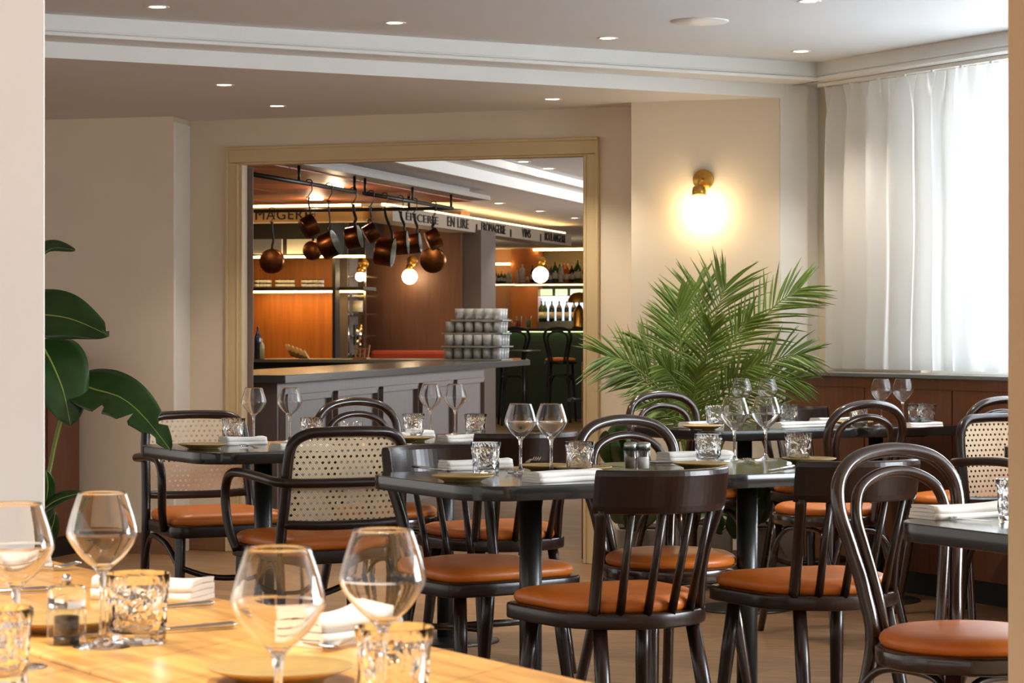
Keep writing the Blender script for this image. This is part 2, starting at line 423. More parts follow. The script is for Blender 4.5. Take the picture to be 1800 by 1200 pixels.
nt.links.new(m2.outputs[0], nt.nodes['Material Output'].inputs['Surface'])
rr = random.Random(3); ph = [rr.uniform(0, 6.28) for _ in range(6)]
nt_, nz_ = 760, 26
vs = []; fs = []
for iz in range(nz_ + 1):
    z = 2.285 - (2.285 - 0.972) * iz / nz_
    k = iz / nz_
    for it in range(nt_ + 1):
        t = 0.03 + 4.5 * it / nt_
        head = math.exp(-((k - 0.03) / 0.05) ** 2)
        wide = 0.036 * math.sin(2 * math.pi * t / 0.155 + 0.8 * math.sin(t * 3.1 + ph[0]) + 0.5 * k) + 0.014 * math.sin(2 * math.pi * t / 0.095 + ph[1] + 1.3 * math.sin(t * 5 + ph[2]) + k) + 0.010 * math.sin(t * 23 + ph[3] + 2 * k)
        pin = 0.015 * math.sin(2 * math.pi * t / 0.07)
        o = 0.055 + wide * min(1, k * 9 + 0.12) * (1 - 0.15 * k) + pin * (1 if k < 0.07 else math.exp(-(k - 0.07) * 22))
        vs.append((t + 0.006 * math.sin(9 * k + t * 4), o, z))
for iz in range(nz_):
    for it in range(nt_):
        a = iz * (nt_ + 1) + it; fs.append((a, a + 1, a + nt_ + 2, a + nt_ + 1))
cu = MB(WF).add(vs, fs, True).build('sheer_curtain', sheer)
tag(cu, 'floor-light sheer white curtain hanging in soft folds over the window', 'curtain')
cu['label'] = 'sheer white curtain in soft folds hanging before the bright window'

# ------------------------------------------------------------ ceiling lights and sconce
def downlight_kind():
    r = thing('downlight', 'x', 'ceiling light', 'recessed ceiling downlights')
    MB().lathe([(0.031, -0.001), (0.044, -0.0035), (0.047, -0.0005), (0.047, 0.004), (0.031, 0.004)], 28, close=True).build('trim_ring', M['trimwhite'], r)
    MB().lathe([(0, -0.0005), (0.0315, -0.0005), (0.0315, 0.003), (0, 0.003)], 24).build('lens', M['lamp'], r)
    l = bpy.data.lights.new('downlight_beam', 'SPOT'); l.energy = 34; l.color = (1.0, 0.89, 0.74); l.spot_size = math.radians(100); l.spot_blend = 0.7; l.shadow_soft_size = 0.035
    o = bpy.data.objects.new('downlight_beam', l); COL.objects.link(o); o.parent = r; o.location = (0, 0, -0.012)
    return Kind(r)
DL = downlight_kind()
for px, py, z, lab in ((277, 12, CEI, 'round lit downlight in the raised ceiling nearest the left pillar'), (694, 40, CEI, 'round lit downlight in the raised ceiling above the doorway'),
                       (1068, 67, CEI, 'round lit downlight in the raised ceiling left of the round cover'), (1422, 2, CEI, 'round lit downlight at the top edge of the photo near the curtain'),
                       (1408, 90, CEI, 'round lit downlight close to the corner of ceiling cornices'), (394, 149, SOF, 'dim slim downlight in the low soffit, leftmost there'),
                       (487, 186, SOF, 'round lit downlight in the low soffit above the door corner'), (971, 174, SOF, 'round lit downlight in the low soffit nearest the sconce wall')):
    p = P(px, py, z); DL.put((p.x, p.y, z), 0, lab)
p = P(1230, 37, CEI)
tag(MB().lathe([(0, -0.008), (0.112, -0.006), (0.118, -0.002), (0.118, 0.004), (0, 0.004)], 40).build('ceiling_cover', M['trimwhite']), 'large round white cover plate in the raised ceiling', 'ceiling cover').location = p

def sconce(p, ny, label, group=None, r=0.073, rest=True):   # p: centre of wall plate; ny: outward wall normal
    a = math.atan2(ny[1], ny[0]) - math.pi / 2               # local y points out of the wall
    t = thing('wall_sconce', label, 'wall lamp', group, p, a)
    MB().lathe([(0, 0), (0.05, 0), (0.05, 0.012), (0.046, 0.016), (0, 0.016)], 32, axis=(0, 1, 0)).build('wall_plate', M['brass'], t)
    MB().tube(spline([(0, 0.012, 0), (0, 0.06, 0.0), (0, 0.085, -0.01), (0, 0.092, -0.035)], 5), 0.007, 10).build('arm', M['brass'], t)
    MB().lathe([(0, 0.03), (0.012, 0.03), (0.03, 0.018), (0.034, 0.0), (0.034, -0.026), (0.030, -0.026), (0, -0.02)], 28, c=(0, 0.092, -0.058)).build('fitter', M['brass'], t)
    MB().sphere((0, 0.092, -0.075 - r), r, 28, 16).build('globe', M['globe'], t)
    return t
nw = Vector((-0.22, -0.688, 0)).normalized()
nw = Vector((-(11.63 - 11.41), -(1.262 - 0.574), 0)).normalized()
sp = 0.574 + (1.262 - 0.574) * 0.492
sconce((sp, 11.63 - 0.22 * 0.492 - 0.003, 1.15 + 264 / F * 11.52), nw, 'brass wall sconce with a lit white globe on the cream wall', 'globe wall sconces')

# sideboard behind the leaves, left
c = Vector((-2.716, 12.44, 0)); a = math.atan2(0.89, -3.27) + math.pi
t = thing('sideboard', 'reddish wooden sideboard with dark top behind the big leaves by the left wall', 'sideboard', None, c, a)
MB().box((0, 0, 0.55), (0.90, 0.36, 0.90)).build('body', M['redwood'], t, bevel=0.004)
MB().box((0, 0, 0.05), (0.88, 0.33, 0.10)).build('plinth', M['plinth'], t)
MB().box((0, -0.005, 1.015), (0.93, 0.39, 0.03)).build('top', M['plinth'], t, bevel=0.004)
for x in (-0.225, 0.225):
    d = MB().box((x, -0.19, 0.55), (0.43, 0.02, 0.86)).build('door', M['redwood'], t, bevel=0.003)
    mb = MB()
    for s in (-1, 1): mb.box((x + s * 0.175, -0.203, 0.55), (0.05, 0.01, 0.80)).box((x, -0.203, 0.55 + s * 0.375), (0.40, 0.01, 0.05))
    mb.build('door_moulding', M['redwood'], d, bevel=0.003)
q = Q(91, 612, 12.45)
tag(MB().lathe(sp2([(0, 0), (0.024, 0), (0.03, 0.03), (0.028, 0.08), (0.016, 0.11), (0.018, 0.13)], 3), 20).build('vase', M['grey']), 'slim grey vase standing on the wooden sideboard', 'vase').location = (q.x, q.y, 1.03)
# ------------------------------------------------------------ chairs
def cushion(mb, outline, z0, h, inset=0.0, dome=0.012):
    # outline: list of (x, y); soft pad with a rolled edge and a slight crown
    n = len(outline); rows = []
    cx = sum(p[0] for p in outline) / n; cy_ = sum(p[1] for p in outline) / n
    prof = [(0.965, 0.0), (0.99, 0.18), (1.0, 0.42), (0.985, 0.68), (0.95, 0.86), (0.88, 0.96), (0.70, 1.0), (0.35, 1.0)]
    vs = []; fs = []
    for k, (s, zz) in enumerate(prof):
        for p in outline:
            z = z0 + h * zz + (dome * (1 - s * s) if k > 4 else 0)
            vs.append((cx + (p[0] - cx) * s, cy_ + (p[1] - cy_) * s, z))
    for k in range(len(prof) - 1):
        for i in range(n):
            j = (i + 1) % n; fs.append((k * n + i, k * n + j, (k + 1) * n + j, (k + 1) * n + i))
    L = (len(prof) - 1) * n
    vs.append((cx, cy_, z0 + h + dome)); fs += [(L + i, L + (i + 1) % n, len(vs) - 1) for i in range(n)]
    fs.append(tuple(range(n - 1, -1, -1)))
    mb.add(vs, fs, [True] * (len(fs) - 1) + [False])
    return mb
def leg_tube(a, b, r0, r1, parent, mat_, name='leg', n=12):
    a, b = Vector(a), Vector(b)
    return MB().tube([a, a.lerp(b, .35), a.lerp(b, .75), b], [r0 * .92, r0, (r0 + r1) / 2, r1], n).build(name, mat_, parent)

def spindle_chair():
    r = thing('spindle_chair', 'x', 'chair', 'spindle-back chairs')
    out = []
    for k in range(25):                                   # rear half round, front squarer
        a = math.pi + math.pi * k / 24
        out.append((0.222 * math.cos(a), -0.01 + 0.205 * math.sin(a)))
    fr = [(0.228, 0.08), (0.230, 0.15), (0.226, 0.182), (0.208, 0.200), (0.15, 0.212), (0.07, 0.218), (0.0, 0.220)]
    out += fr + [(-x, y) for x, y in reversed(fr[:-1])]
    MB().prism(out, 0.412, 0.452, True).build('seat_frame', M['dark'], r, bevel=0.006)
    cushion(MB(), [(x * .925, y * (.925 if y < 0 else .955)) for x, y in out], 0.452, 0.038, dome=0.012).build('seat_cushion', M['leather'], r)
    for sx in (-1, 1):
        leg_tube((sx * 0.165, 0.15, 0.413), (sx * 0.195, 0.20, 0), 0.0195, 0.0135, r, M['dark'])
        leg_tube((sx * 0.135, -0.14, 0.413), (sx * 0.165, -0.235, 0), 0.0195, 0.0135, r, M['dark'])
    for sx in (-1, 1): MB().tube([(sx * 0.186, 0.185, 0.13), (sx * 0.172, 0, 0.15), (sx * 0.155, -0.20, 0.16)], [.010, .013, .010], 10).build('stretcher', M['dark'], r)
    MB().tube([(-0.173, 0.02, 0.149), (0, 0.02, 0.149), (0.173, 0.02, 0.149)], [.010, .013, .010], 10).build('stretcher', M['dark'], r)
    # curved back rail
    n = 28; vs = []; fs = []
    def arc(q, rad, z): return (rad * 0.965 * math.sin(q), -0.055 - rad * math.cos(q) - 0.18 * (z - 0.72), z)
    sec = [(0.222, 0.702), (0.246, 0.702), (0.250, 0.72), (0.250, 0.795), (0.246, 0.81), (0.226, 0.81), (0.222, 0.797), (0.220, 0.72)]
    for i in range(n + 1):
        q = math.radians(-54 + 108 * i / n)
        for rad, z in sec: vs.append(arc(q, rad, z))
    m = len(sec)
    for i in range(n):
        for k in range(m): fs.append((i * m + k, i * m + (k + 1) % m, (i + 1) * m + (k + 1) % m, (i + 1) * m + k))
    fs += [tuple(range(m - 1, -1, -1)), tuple(n * m + k for k in range(m))]
    MB().add(vs, fs, False).build('back_rail', M['dark'], r, bevel=0.004)
    for d in (-49, -30, -10, 10, 30, 49):
        q = math.radians(d); qs = q * 0.97; b = (0.207 * math.sin(qs), -0.008 - 0.196 * math.cos(qs), 0.448); t = arc(q, 0.235, 0.715)
        outer = abs(d) > 45
        if outer:
            mid = Vector(b).lerp(Vector(t), .5) + Vector((math.sin(q) * -0.012, 0.012, 0))
            MB().tube(spline([b, mid, t], 5), 0.0135, 10, flat=1.35).build('back_post', M['dark'], r)
        else: MB().tube([b, Vector(b).lerp(Vector(t), .4), t], [0.0115, 0.0105, 0.008], 10).build('spindle', M['dark'], r)
    return Kind(r)

def mir(p): return [(-x, y, z) for x, y, z in reversed(p)]
def bentwood_chair(dark='dark2', seat_z=0.0, name='bentwood_chair', grp='double-hoop bentwood chairs'):
    r = thing(name, 'x', 'chair', grp); D = M[dark]; e = seat_z
    ring = [(0.203 * math.cos(2 * math.pi * k / 40), 0.203 * math.sin(2 * math.pi * k / 40)) for k in range(40)]
    MB().prism(ring, 0.418 + e, 0.458 + e, True).build('seat_frame', D, r, bevel=0.007)
    cushion(MB(), [(x * .955, y * .955) for x, y in ring], 0.458 + e, 0.034, dome=0.014).build('seat_cushion', M['leather'], r)
    half = [(-0.165, -0.285, 0), (-0.14, -0.235, 0.22 + e * .5), (-0.117, -0.192, 0.44 + e), (-0.128, -0.205, 0.56 + e), (-0.150, -0.228, 0.665 + e), (-0.169, -0.246, 0.750 + e), (-0.157, -0.258, 0.815 + e), (-0.102, -0.268, 0.860 + e), (0, -0.272, 0.876 + e)]
    path = spline(half[:-1] + [half[-1]] + mir(half[:-1]), 7)
    MB().tube(path, 0.0165, 14).build('back_hoop', D, r)
    h2 = [(-0.072, -0.196, 0.43 + e), (-0.088, -0.204, 0.54 + e), (-0.112, -0.224, 0.655 + e), (-0.126, -0.238, 0.730 + e), (-0.110, -0.249, 0.787 + e), (-0.062, -0.257, 0.818 + e), (0, -0.260, 0.828 + e)]
    MB().tube(spline(h2 + mir(h2[:-1]), 7), 0.0130, 12).build('inner_hoop', D, r)
    for sx in (-1, 1): leg_tube((sx * 0.135, 0.118, 0.42 + e), (sx * 0.172, 0.185, 0), 0.0185, 0.0125, r, D)
    f = [Vector((sx * 0.150, 0.145, 0.26 + e * .6)) for sx in (-1, 1)]; b = [Vector((sx * 0.142, -0.238, 0.26 + e * .6)) for sx in (-1, 1)]
    for A, B in ((f[0], f[1]), (b[0], b[1]), (f[0], b[0]), (f[1], b[1])):
        c = (A + B) / 2; i1 = A.lerp(B, .22); i2 = A.lerp(B, .78); ins = Vector((-c.x * .12, -c.y * .12, 0))
        MB().tube(spline([A, A.lerp(i1, .45) + Vector((0, 0, .085)), i1 + ins + Vector((0, 0, .135)), c + ins * 1.4 + Vector((0, 0, .146)), i2 + ins + Vector((0, 0, .135)), B.lerp(i2, .45) + Vector((0, 0, .085)), B], 6), 0.0095, 10).build('brace', D, r)
    return Kind(r)

# cane webbing: woven strands with open holes between them
cane = bpy.data.materials.new('woven_cane'); cane.use_nodes = True
nt = cane.node_tree; pb = nt.nodes['Principled BSDF']; pb.inputs['Roughness'].default_value = 0.55
tc = nt.nodes.new('ShaderNodeTexCoord'); sx_ = nt.nodes.new('ShaderNodeSeparateXYZ'); nt.links.new(tc.outputs['Object'], sx_.inputs[0])
def mth(op, a, b=None):
    n = nt.nodes.new('ShaderNodeMath'); n.operation = op
    for i, x in enumerate((a, b)):
        if x is None: continue
        if isinstance(x, (int, float)): n.inputs[i].default_value = x
        else: nt.links.new(x, n.inputs[i])
    return n.outputs[0]
pz = 0.0185
row = mth('DIVIDE', sx_.outputs['Z'], pz); odd = mth('MULTIPLY', mth('FLOORED_MODULO', mth('FLOOR', row), 2.0), 0.5)
cx_ = mth('SUBTRACT', mth('FLOORED_MODULO', mth('ADD', mth('DIVIDE', sx_.outputs['X'], pz * 1.12), odd), 1.0), 0.5)
cz_ = mth('SUBTRACT', mth('FLOORED_MODULO', row, 1.0), 0.5)
ax_ = mth('ABSOLUTE', cx_); az_ = mth('ABSOLUTE', cz_)
octo = mth('MAXIMUM', mth('MAXIMUM', ax_, az_), mth('MULTIPLY', mth('ADD', ax_, az_), 0.72))
hole = mth('LESS_THAN', octo, 0.225)
tri = mth('LESS_THAN', mth('ABSOLUTE', mth('SUBTRACT', ax_, 0.40)), 0.05)
strand = nt.nodes.new('ShaderNodeTexWave'); strand.inputs['Scale'].default_value = 95; strand.bands_direction = 'DIAGONAL'; strand.inputs['Distortion'].default_value = 1.5
nt.links.new(tc.outputs['Object'], strand.inputs['Vector'])
rp = nt.nodes.new('ShaderNodeValToRGB'); rp.color_ramp.elements[0].color = lin((214, 184, 142)); rp.color_ramp.elements[1].color = lin((250, 232, 200))
nt.links.new(strand.outputs['Fac'], rp.inputs['Fac']); nt.links.new(rp.outputs['Color'], pb.inputs['Base Color'])
tr = nt.nodes.new('ShaderNodeBsdfTransparent'); mx = nt.nodes.new('ShaderNodeMixShader')
nt.links.new(hole, mx.inputs[0]); nt.links.new(pb.outputs[0], mx.inputs[1]); nt.links.new(tr.outputs[0], mx.inputs[2])
nt.links.new(mx.outputs[0], nt.nodes['Material Output'].inputs['Surface'])

def cane_armchair():
    r = thing('cane_armchair', 'x', 'armchair', 'cane-back armchairs'); D = M['dark']
    out = rrect(0.235, 0.23, 0.07, 6); out = [(x * (0.94 + 0.06 * (y / 0.23)), y) for x, y in out]
    MB().prism(out, 0.405, 0.448, True).build('seat_frame', D, r, bevel=0.005)
    cushion(MB(), [(x * .96, y * .96) for x, y in out], 0.448, 0.042, dome=0.012).build('seat_cushion', M['leather'], r)
    yb = lambda z: -0.215 - max(0, z - 0.45) * 0.16
    bow = lambda x: -0.018 * (1 - (x / 0.2) ** 2)
    half = [(-0.205, -0.275, 0), (-0.205, -0.232, 0.25), (-0.205, -0.215, 0.45), (-0.198, yb(.62), 0.62), (-0.196, yb(.72), 0.72), (-0.184, yb(.79), 0.790), (-0.140, yb(.825) - .01, 0.822), (-0.07, yb(.83) - .017, 0.828), (0, yb(.83) - .02, 0.829)]
    MB().tube(spline(half + mir(half[:-1]), 6), 0.0175, 12).build('back_frame', D, r)
    lo = [(-0.199, yb(.535), 0.535), (-0.1, yb(.53) + bow(.1), 0.530), (0, yb(.53) + bow(0), 0.529), (0.1, yb(.53) + bow(.1), 0.530), (0.199, yb(.535), 0.535)]
    MB().tube(spline(lo, 5), 0.0155, 10).build('back_rail', D, r)
    nx, nz = 24, 20; vs = []; fs = []
    for k in range(nz + 1):
        z = 0.545 + (0.818 - 0.545) * k / nz
        w = 0.186 if z < 0.75 else 0.182 - 0.055 * ((z - 0.75) / 0.07) ** 2.4
        for i in range(nx + 1):
            x = -w + 2 * w * i / nx; vs.append((x, yb(z) + bow(x) * .9 + .002, z))
    for k in range(nz):
        for i in range(nx):
            a = k * (nx + 1) + i; fs.append((a, a + 1, a + nx + 2, a + nx + 1))
    MB().add(vs, fs, True).build('cane_panel', cane, r)
    arm = [(-0.236, 0.115, 0.43), (-0.252, 0.150, 0.50), (-0.258, 0.168, 0.59), (-0.258, 0.155, 0.650), (-0.257, 0.105, 0.682), (-0.254, 0.0, 0.688), (-0.244, -0.16, 0.680), (-0.228, -0.258, 0.672), (-0.165, -0.288, 0.668), (0, -0.296, 0.667)]
    MB().tube(spline(arm + mir(arm[:-1]), 6), 0.0155, 12).build('arm', D, r)
    for sx in (-1, 1):
        MB().tube([(sx * 0.195, 0.185, 0.41), (sx * 0.198, 0.19, 0.25), (sx * 0.204, 0.20, 0)], [.022, .021, .015], 4).build('leg', D, r, bevel=0.004)
    A = Vector((-0.2, 0.19, 0.30)); B = Vector((0.2, 0.19, 0.30))
    MB().tube(spline([A, A.lerp(B, .25) - Vector((0, 0, .035)), A.lerp(B, .5) - Vector((0, 0, .045)), A.lerp(B, .75) - Vector((0, 0, .035)), B], 6), 0.011, 10).build('brace', D, r)
    for sx in (-1, 1):
        b = Vector((sx * 0.205, -0.225, 0.27)); f = Vector((sx * 0.2, 0.18, 0.30))
        MB().tube(spline([b, b + Vector((0, .03, .07)), b + Vector((0, .08, .115)), b + Vector((0, .15, .12)), b.lerp(f, .68) + Vector((0, 0, .075)), f], 6), 0.011, 10).build('brace', D, r)
    return Kind(r)

SPC, BWC, CAC = spindle_chair(), bentwood_chair(), cane_armchair()
AV = math.atan2(v.y, v.x) - math.pi / 2          # yaw of a chair facing v (away from the eye)
AW = AV + math.pi                                # facing the eye
def chair(K, x, y, rz, lab, sc=None): return K.put((x, y, 0), rz, lab, None, sc)
chair(SPC, 0.270, 6.16, AV, 'dark spindle-back chair with orange seat, front centre, its back to us')
chair(SPC, 0.822, 6.56, AV - 0.06, 'dark spindle-back chair tucked behind the front right double-hoop chair')
chair(SPC, -0.095, 6.93, AW + 0.12, 'dark spindle-back chair facing us across the nearest black table')
chair(SPC, -0.045, 8.24, AV - 0.05, 'dark spindle-back chair with orange seat standing behind the tall glass pair, back to us')
chair(SPC, 1.34, 10.47, AW, 'dark spindle-back chair beyond the window-side tables, only its rail showing')
chair(BWC, 1.0, 5.30, AW, 'brown double-hoop bentwood chair at front right with bright orange round seat')
chair(BWC, 0.47, 7.17, AW, 'brown double-hoop bentwood chair beyond the salt and pepper shakers')
chair(BWC, 0.765, 10.10, AW, 'brown double-hoop bentwood chair in front of the palm')
chair(BWC, 1.19, 9.17, AV, 'brown double-hoop bentwood chair with back to us at the window-side table')
chair(BWC, 1.80, 9.72, AV, 'brown double-hoop bentwood chair partly behind the right cane armchair')
chair(BWC, -0.475, 9.06, AW, 'brown double-hoop bentwood chair just in front of the bar doorway')
chair(CAC, -1.09, 8.92, AW - 0.06, 'cane-back armchair facing us beside the big leaves')
chair(CAC, -0.64, 7.93, AV - 0.05, 'cane-back armchair with its back to us and orange seat, left of centre')
chair(CAC, 1.92, 8.62, AW, 'cane-back armchair at the right edge of the photo')

# ------------------------------------------------------------ tables
def cafe_table(label, cx, cy_, hx=0.35, hy=0.35, rr=0.12, base=0.2, off=(0, 0)):
    t = thing('cafe_table', label, 'table', 'black pedestal dining tables', (cx, cy_, 0), AU)
    MB().prism(rrect(hx, hy, rr, 7), 0.711, 0.75, True).build('table_top', M['table'], t, bevel=0.0025)
    ox, oy = off
    MB().lathe([(0, 0.014), (0.031, 0.014), (0.031, 0.711), (0, 0.711)], 28, c=(ox, oy, 0)).build('pedestal', M['iron'], t)
    MB().lathe([(0, 0), (base, 0), (base, 0.006), (base - .012, 0.010), (0.06, 0.016), (0, 0.016)], 40, c=(ox, oy, 0)).build('base', M['iron'], t)
    MB().box((ox, oy, 0.705), (0.3, 0.3, 0.012)).build('mounting_plate', M['iron'], t)
    return t
def TU(cx, cy_, a, b): return Vector((cx, cy_, 0)) + u * a + v * b
c = TU(0.051, 6.62, 0.05, 0); cafe_table('black pedestal table in the middle, nearest of the black tables', c.x, c.y, 0.40, 0.35, off=(-0.05, 0))
c = TU(0.051, 6.62, 0.81, 0.15); cafe_table('black pedestal table right of the salt and pepper shakers', c.x, c.y, 0.355, 0.35)
cafe_table('black pedestal table between the two left cane armchairs', -0.83, 8.335, 0.38, 0.35, off=(-0.03, 0))
c = TU(-0.85, 8.32, 0.83, 0.27); cafe_table('black pedestal table in front of the doorway, beyond the nearest black table', c.x, c.y, 0.37, 0.35)
cafe_table('black pedestal table in front of the palm', 0.96, 9.98, 0.385, 0.31, 0.07)
c = TU(0.96, 9.98, 0.665, -0.005); cafe_table('black pedestal table against the walnut panelling', c.x, c.y, 0.262, 0.31, 0.05, base=0.19)
cafe_table('black pedestal table at the lower right edge beside the right pillar', 1.25, 4.96)
cafe_table('black pedestal table before the right cane armchair, mostly hidden by the pillar', 2.13, 8.24)

# long honey coloured table closest to the eye
E0 = P(90, 984, 0.75); E1 = P(1022, 1194, 0.75); G0 = P(48, 1145, 0.75); G1 = P(217, 1200, 0.75)
wv_ = (E1 - E0).normalized(); aw = math.atan2(wv_.y, wv_.x)
nrm = Vector((wv_.y, -wv_.x, 0)); nrm = nrm if nrm.dot(Vector((-1, -1, 0))) > 0 else -nrm
oakt = planks('honey_oak_top', (234, 178, 98), (226, 168, 88), (170, 112, 52), 2.6, 0.14, -aw, 0.30, 0.05)
gap = (G0 - E0).dot(nrm)
S0 = E0 - wv_ * 0.08
def wood_table(label, d0, d1, c1):
    L = 2.2; mid = S0 + wv_ * (L / 2) + nrm * ((d0 + d1) / 2); W_ = d1 - d0
    t = thing('wooden_table', label, 'table', None, (mid.x, mid.y, 0), aw)
    s = 1 if Vector((-wv_.y, wv_.x, 0)).dot(nrm) > 0 else -1
    MB().prism(rrect(L / 2, W_ / 2, 0.012, 3), 0.715, 0.75).build('table_top', oakt, t, bevel=0.004)
    for x in (-L / 2 + 0.12, L / 2 - 0.12):
        for y in (-W_ / 2 + 0.06, W_ / 2 - 0.06): MB().tube([(x, y, 0.716), (x, y, 0)], [0.026, 0.020], 4).build('leg', M['iron'], t)
    MB().box((0, 0, 0.69), (L - 0.3, W_ - 0.16, 0.05)).build('apron', M['iron'], t)
    return t
wood_table('honey coloured wooden table across the lower left foreground', 0.0, gap - 0.005, 0)
wood_table('second honey wooden table at the very bottom left, pushed against the larger one', gap + 0.005, gap + 0.7, 0)
# ------------------------------------------------------------ glasses, plates, cutlery, napkins
def wine_glass():
    outer = [(0.036, 0.0), (0.0365, 0.0012), (0.030, 0.0026), (0.014, 0.0055), (0.0062, 0.013), (0.0042, 0.03), (0.0038, 0.06), (0.0044, 0.082), (0.0072, 0.094), (0.0135, 0.1015)]
    bowl = sp2([(0.0135, 0.1015), (0.0265, 0.1125), (0.0385, 0.1285), (0.0446, 0.1405), (0.0446, 0.147), (0.0405, 0.164), (0.0350, 0.181), (0.0302, 0.1945)], 4)
    th = 0.0011
    inner = [(max(r_ - th, 0.001), z + 0.0004) for r_, z in reversed(bowl[:-1])]
    prof = [(0, 0.0)] + [(r_, z) for r_, z in sp2(outer, 3)] + bowl[1:] + [(bowl[-1][0] - th * .5, bowl[-1][1] + 0.0006), (bowl[-1][0] - th, bowl[-1][1])] + inner + [(0.006, 0.1008), (0, 0.1000)]
    return Kind(tag(MB().lathe(prof, 48).build('wine_glass', M['glass']), 'x', 'wine glass', 'wine glasses on the tables'))
def tumbler():
    rj = random.Random(11); J = {}
    zs = [0.0, 0.004, 0.016, 0.030, 0.045, 0.060, 0.070, 0.078, 0.0895]
    rs = [0.0315, 0.0335, 0.0345, 0.0352, 0.0360, 0.0370, 0.0378, 0.0384, 0.0392]
    def jit(k, i, r_, a):
        if 2 <= k <= 6:
            key = (k, i)
            if key not in J: J[key] = (rj.uniform(-0.0021, 0.0004), rj.uniform(-0.12, 0.12))
            return r_ + J[key][0], a + J[key][1] + (math.pi / 14 if k % 2 else 0)
        return r_, a
    mb = MB(); prof = [(0, 0.0)] + list(zip(rs, zs))
    n = 14
    # outer skin in flat facets, split into triangles
    m2 = MB().lathe(prof, n, jit=lambda k, i, r_, a: jit(k - 1, i, r_, a))
    fs = []
    for f in m2.f:
        if len(f) == 4:
            if rj.random() < .5: fs += [(f[0], f[1], f[2]), (f[0], f[2], f[3])]
            else: fs += [(f[0], f[1], f[3]), (f[1], f[2], f[3])]
        else: fs.append(f)
    mb.add(m2.v, fs, False)
    rim0 = len(m2.v) - n                                     # last outer ring index
    inn = [(0.0392 - 0.0008, 0.0899), (0.0376, 0.0893), (0.0362, 0.070), (0.0340, 0.035), (0.0325, 0.019), (0.027, 0.0145), (0, 0.0135)]
    m3 = MB().lathe(inn, n, smooth=True)
    off = len(mb.v); mb.add(m3.v, m3.f, True)
    mb.f += [(rim0 + i, rim0 + (i + 1) % n, off + (i + 1) % n, off + i) for i in range(n)]; mb.sm += [True] * n
    return Kind(tag(mb.build('tumbler', M['glass']), 'x', 'tumbler', 'cut-glass tumblers on the tables'))
def plate():
    prof = [(0, 0.0), (0.048, 0.0), (0.052, 0.004), (0.068, 0.010), (0.0825, 0.0155), (0.0835, 0.0175), (0.0815, 0.0185), (0.067, 0.0140), (0.052, 0.0095), (0, 0.009)]
    return Kind(tag(MB().lathe(prof, 44).build('side_plate', M['plate']), 'x', 'plate', 'stoneware side plates'))
def fork():
    mb = MB(); N = 22; top = []; bot = []
    def wid(t): return 0.0042 + 0.0022 * max(0, (0.25 - t) / 0.25) if t < .6 else 0.0036 + 0.0078 * min(1, (t - .6) / .17) ** 1.4
    def zz(t): return 0.004 + 0.006 * math.sin(math.pi * min(1, t * 1.25)) * (1 if t < .8 else 0) + (0.010 * (t - .72) if t > .72 else 0)
    vs = []; fs = []
    for i in range(N + 1):
        t = 0.78 * i / N; y = 0.19 * t; w = wid(t)
        vs += [(-w, y, zz(t)), (w, y, zz(t)), (w, y, zz(t) + .0022), (-w, y, zz(t) + .0022)]
    for i in range(N):
        a, b = 4 * i, 4 * i + 4
        for k in range(4): fs.append((a + k, a + (k + 1) % 4, b + (k + 1) % 4, b + k))
    fs += [(3, 2, 1, 0), (4 * N, 4 * N + 1, 4 * N + 2, 4 * N + 3)]
    mb.add(vs, fs, False)
    for k in range(4):
        x = -0.0099 + 0.0066 * k
        pts = [(x, 0.19 * t, 0.005 + 0.02 * (t - .76) + (0.03 * (t - .9) if t > .9 else 0)) for t in (.77, .84, .90, .96, 1.0)]
        mb.tube(pts, [0.0021, 0.0020, 0.0018, 0.0015, 0.0009], 6)
    return Kind(tag(mb.build('fork', M['steel']), 'x', 'fork', 'steel forks'))
def knife():
    r = thing('table_knife', 'x', 'knife', 'steel table knives')
    MB().tube([(0, 0, .006), (0, .006, .006), (0, .05, .0055), (0, .095, .005), (0, .103, .005)], [.0038, .0068, .0058, .0042, .0042], 10, flat=.62).build('handle', M['steel'], r)
    n = 12; vs = []; fs = []
    for i in range(n + 1):
        t = i / n; y = 0.10 + 0.115 * t; w = 0.0085 * (1 - 0.75 * max(0, (t - .7) / .3) ** 2)
        vs += [(-.004, y, .0042), (-.004 + 2 * w * .9, y, .0044), (-.004 + 2 * w * .9, y, .0052), (-.004, y, .0060)]
    for i in range(n):
        a, b = 4 * i, 4 * i + 4
        for k in range(4): fs.append((a + k, a + (k + 1) % 4, b + (k + 1) % 4, b + k))
    fs += [(3, 2, 1, 0), (4 * n, 4 * n + 1, 4 * n + 2, 4 * n + 3)]
    MB().add(vs, fs, False).build('blade', M['steel'], r)
    return Kind(r)
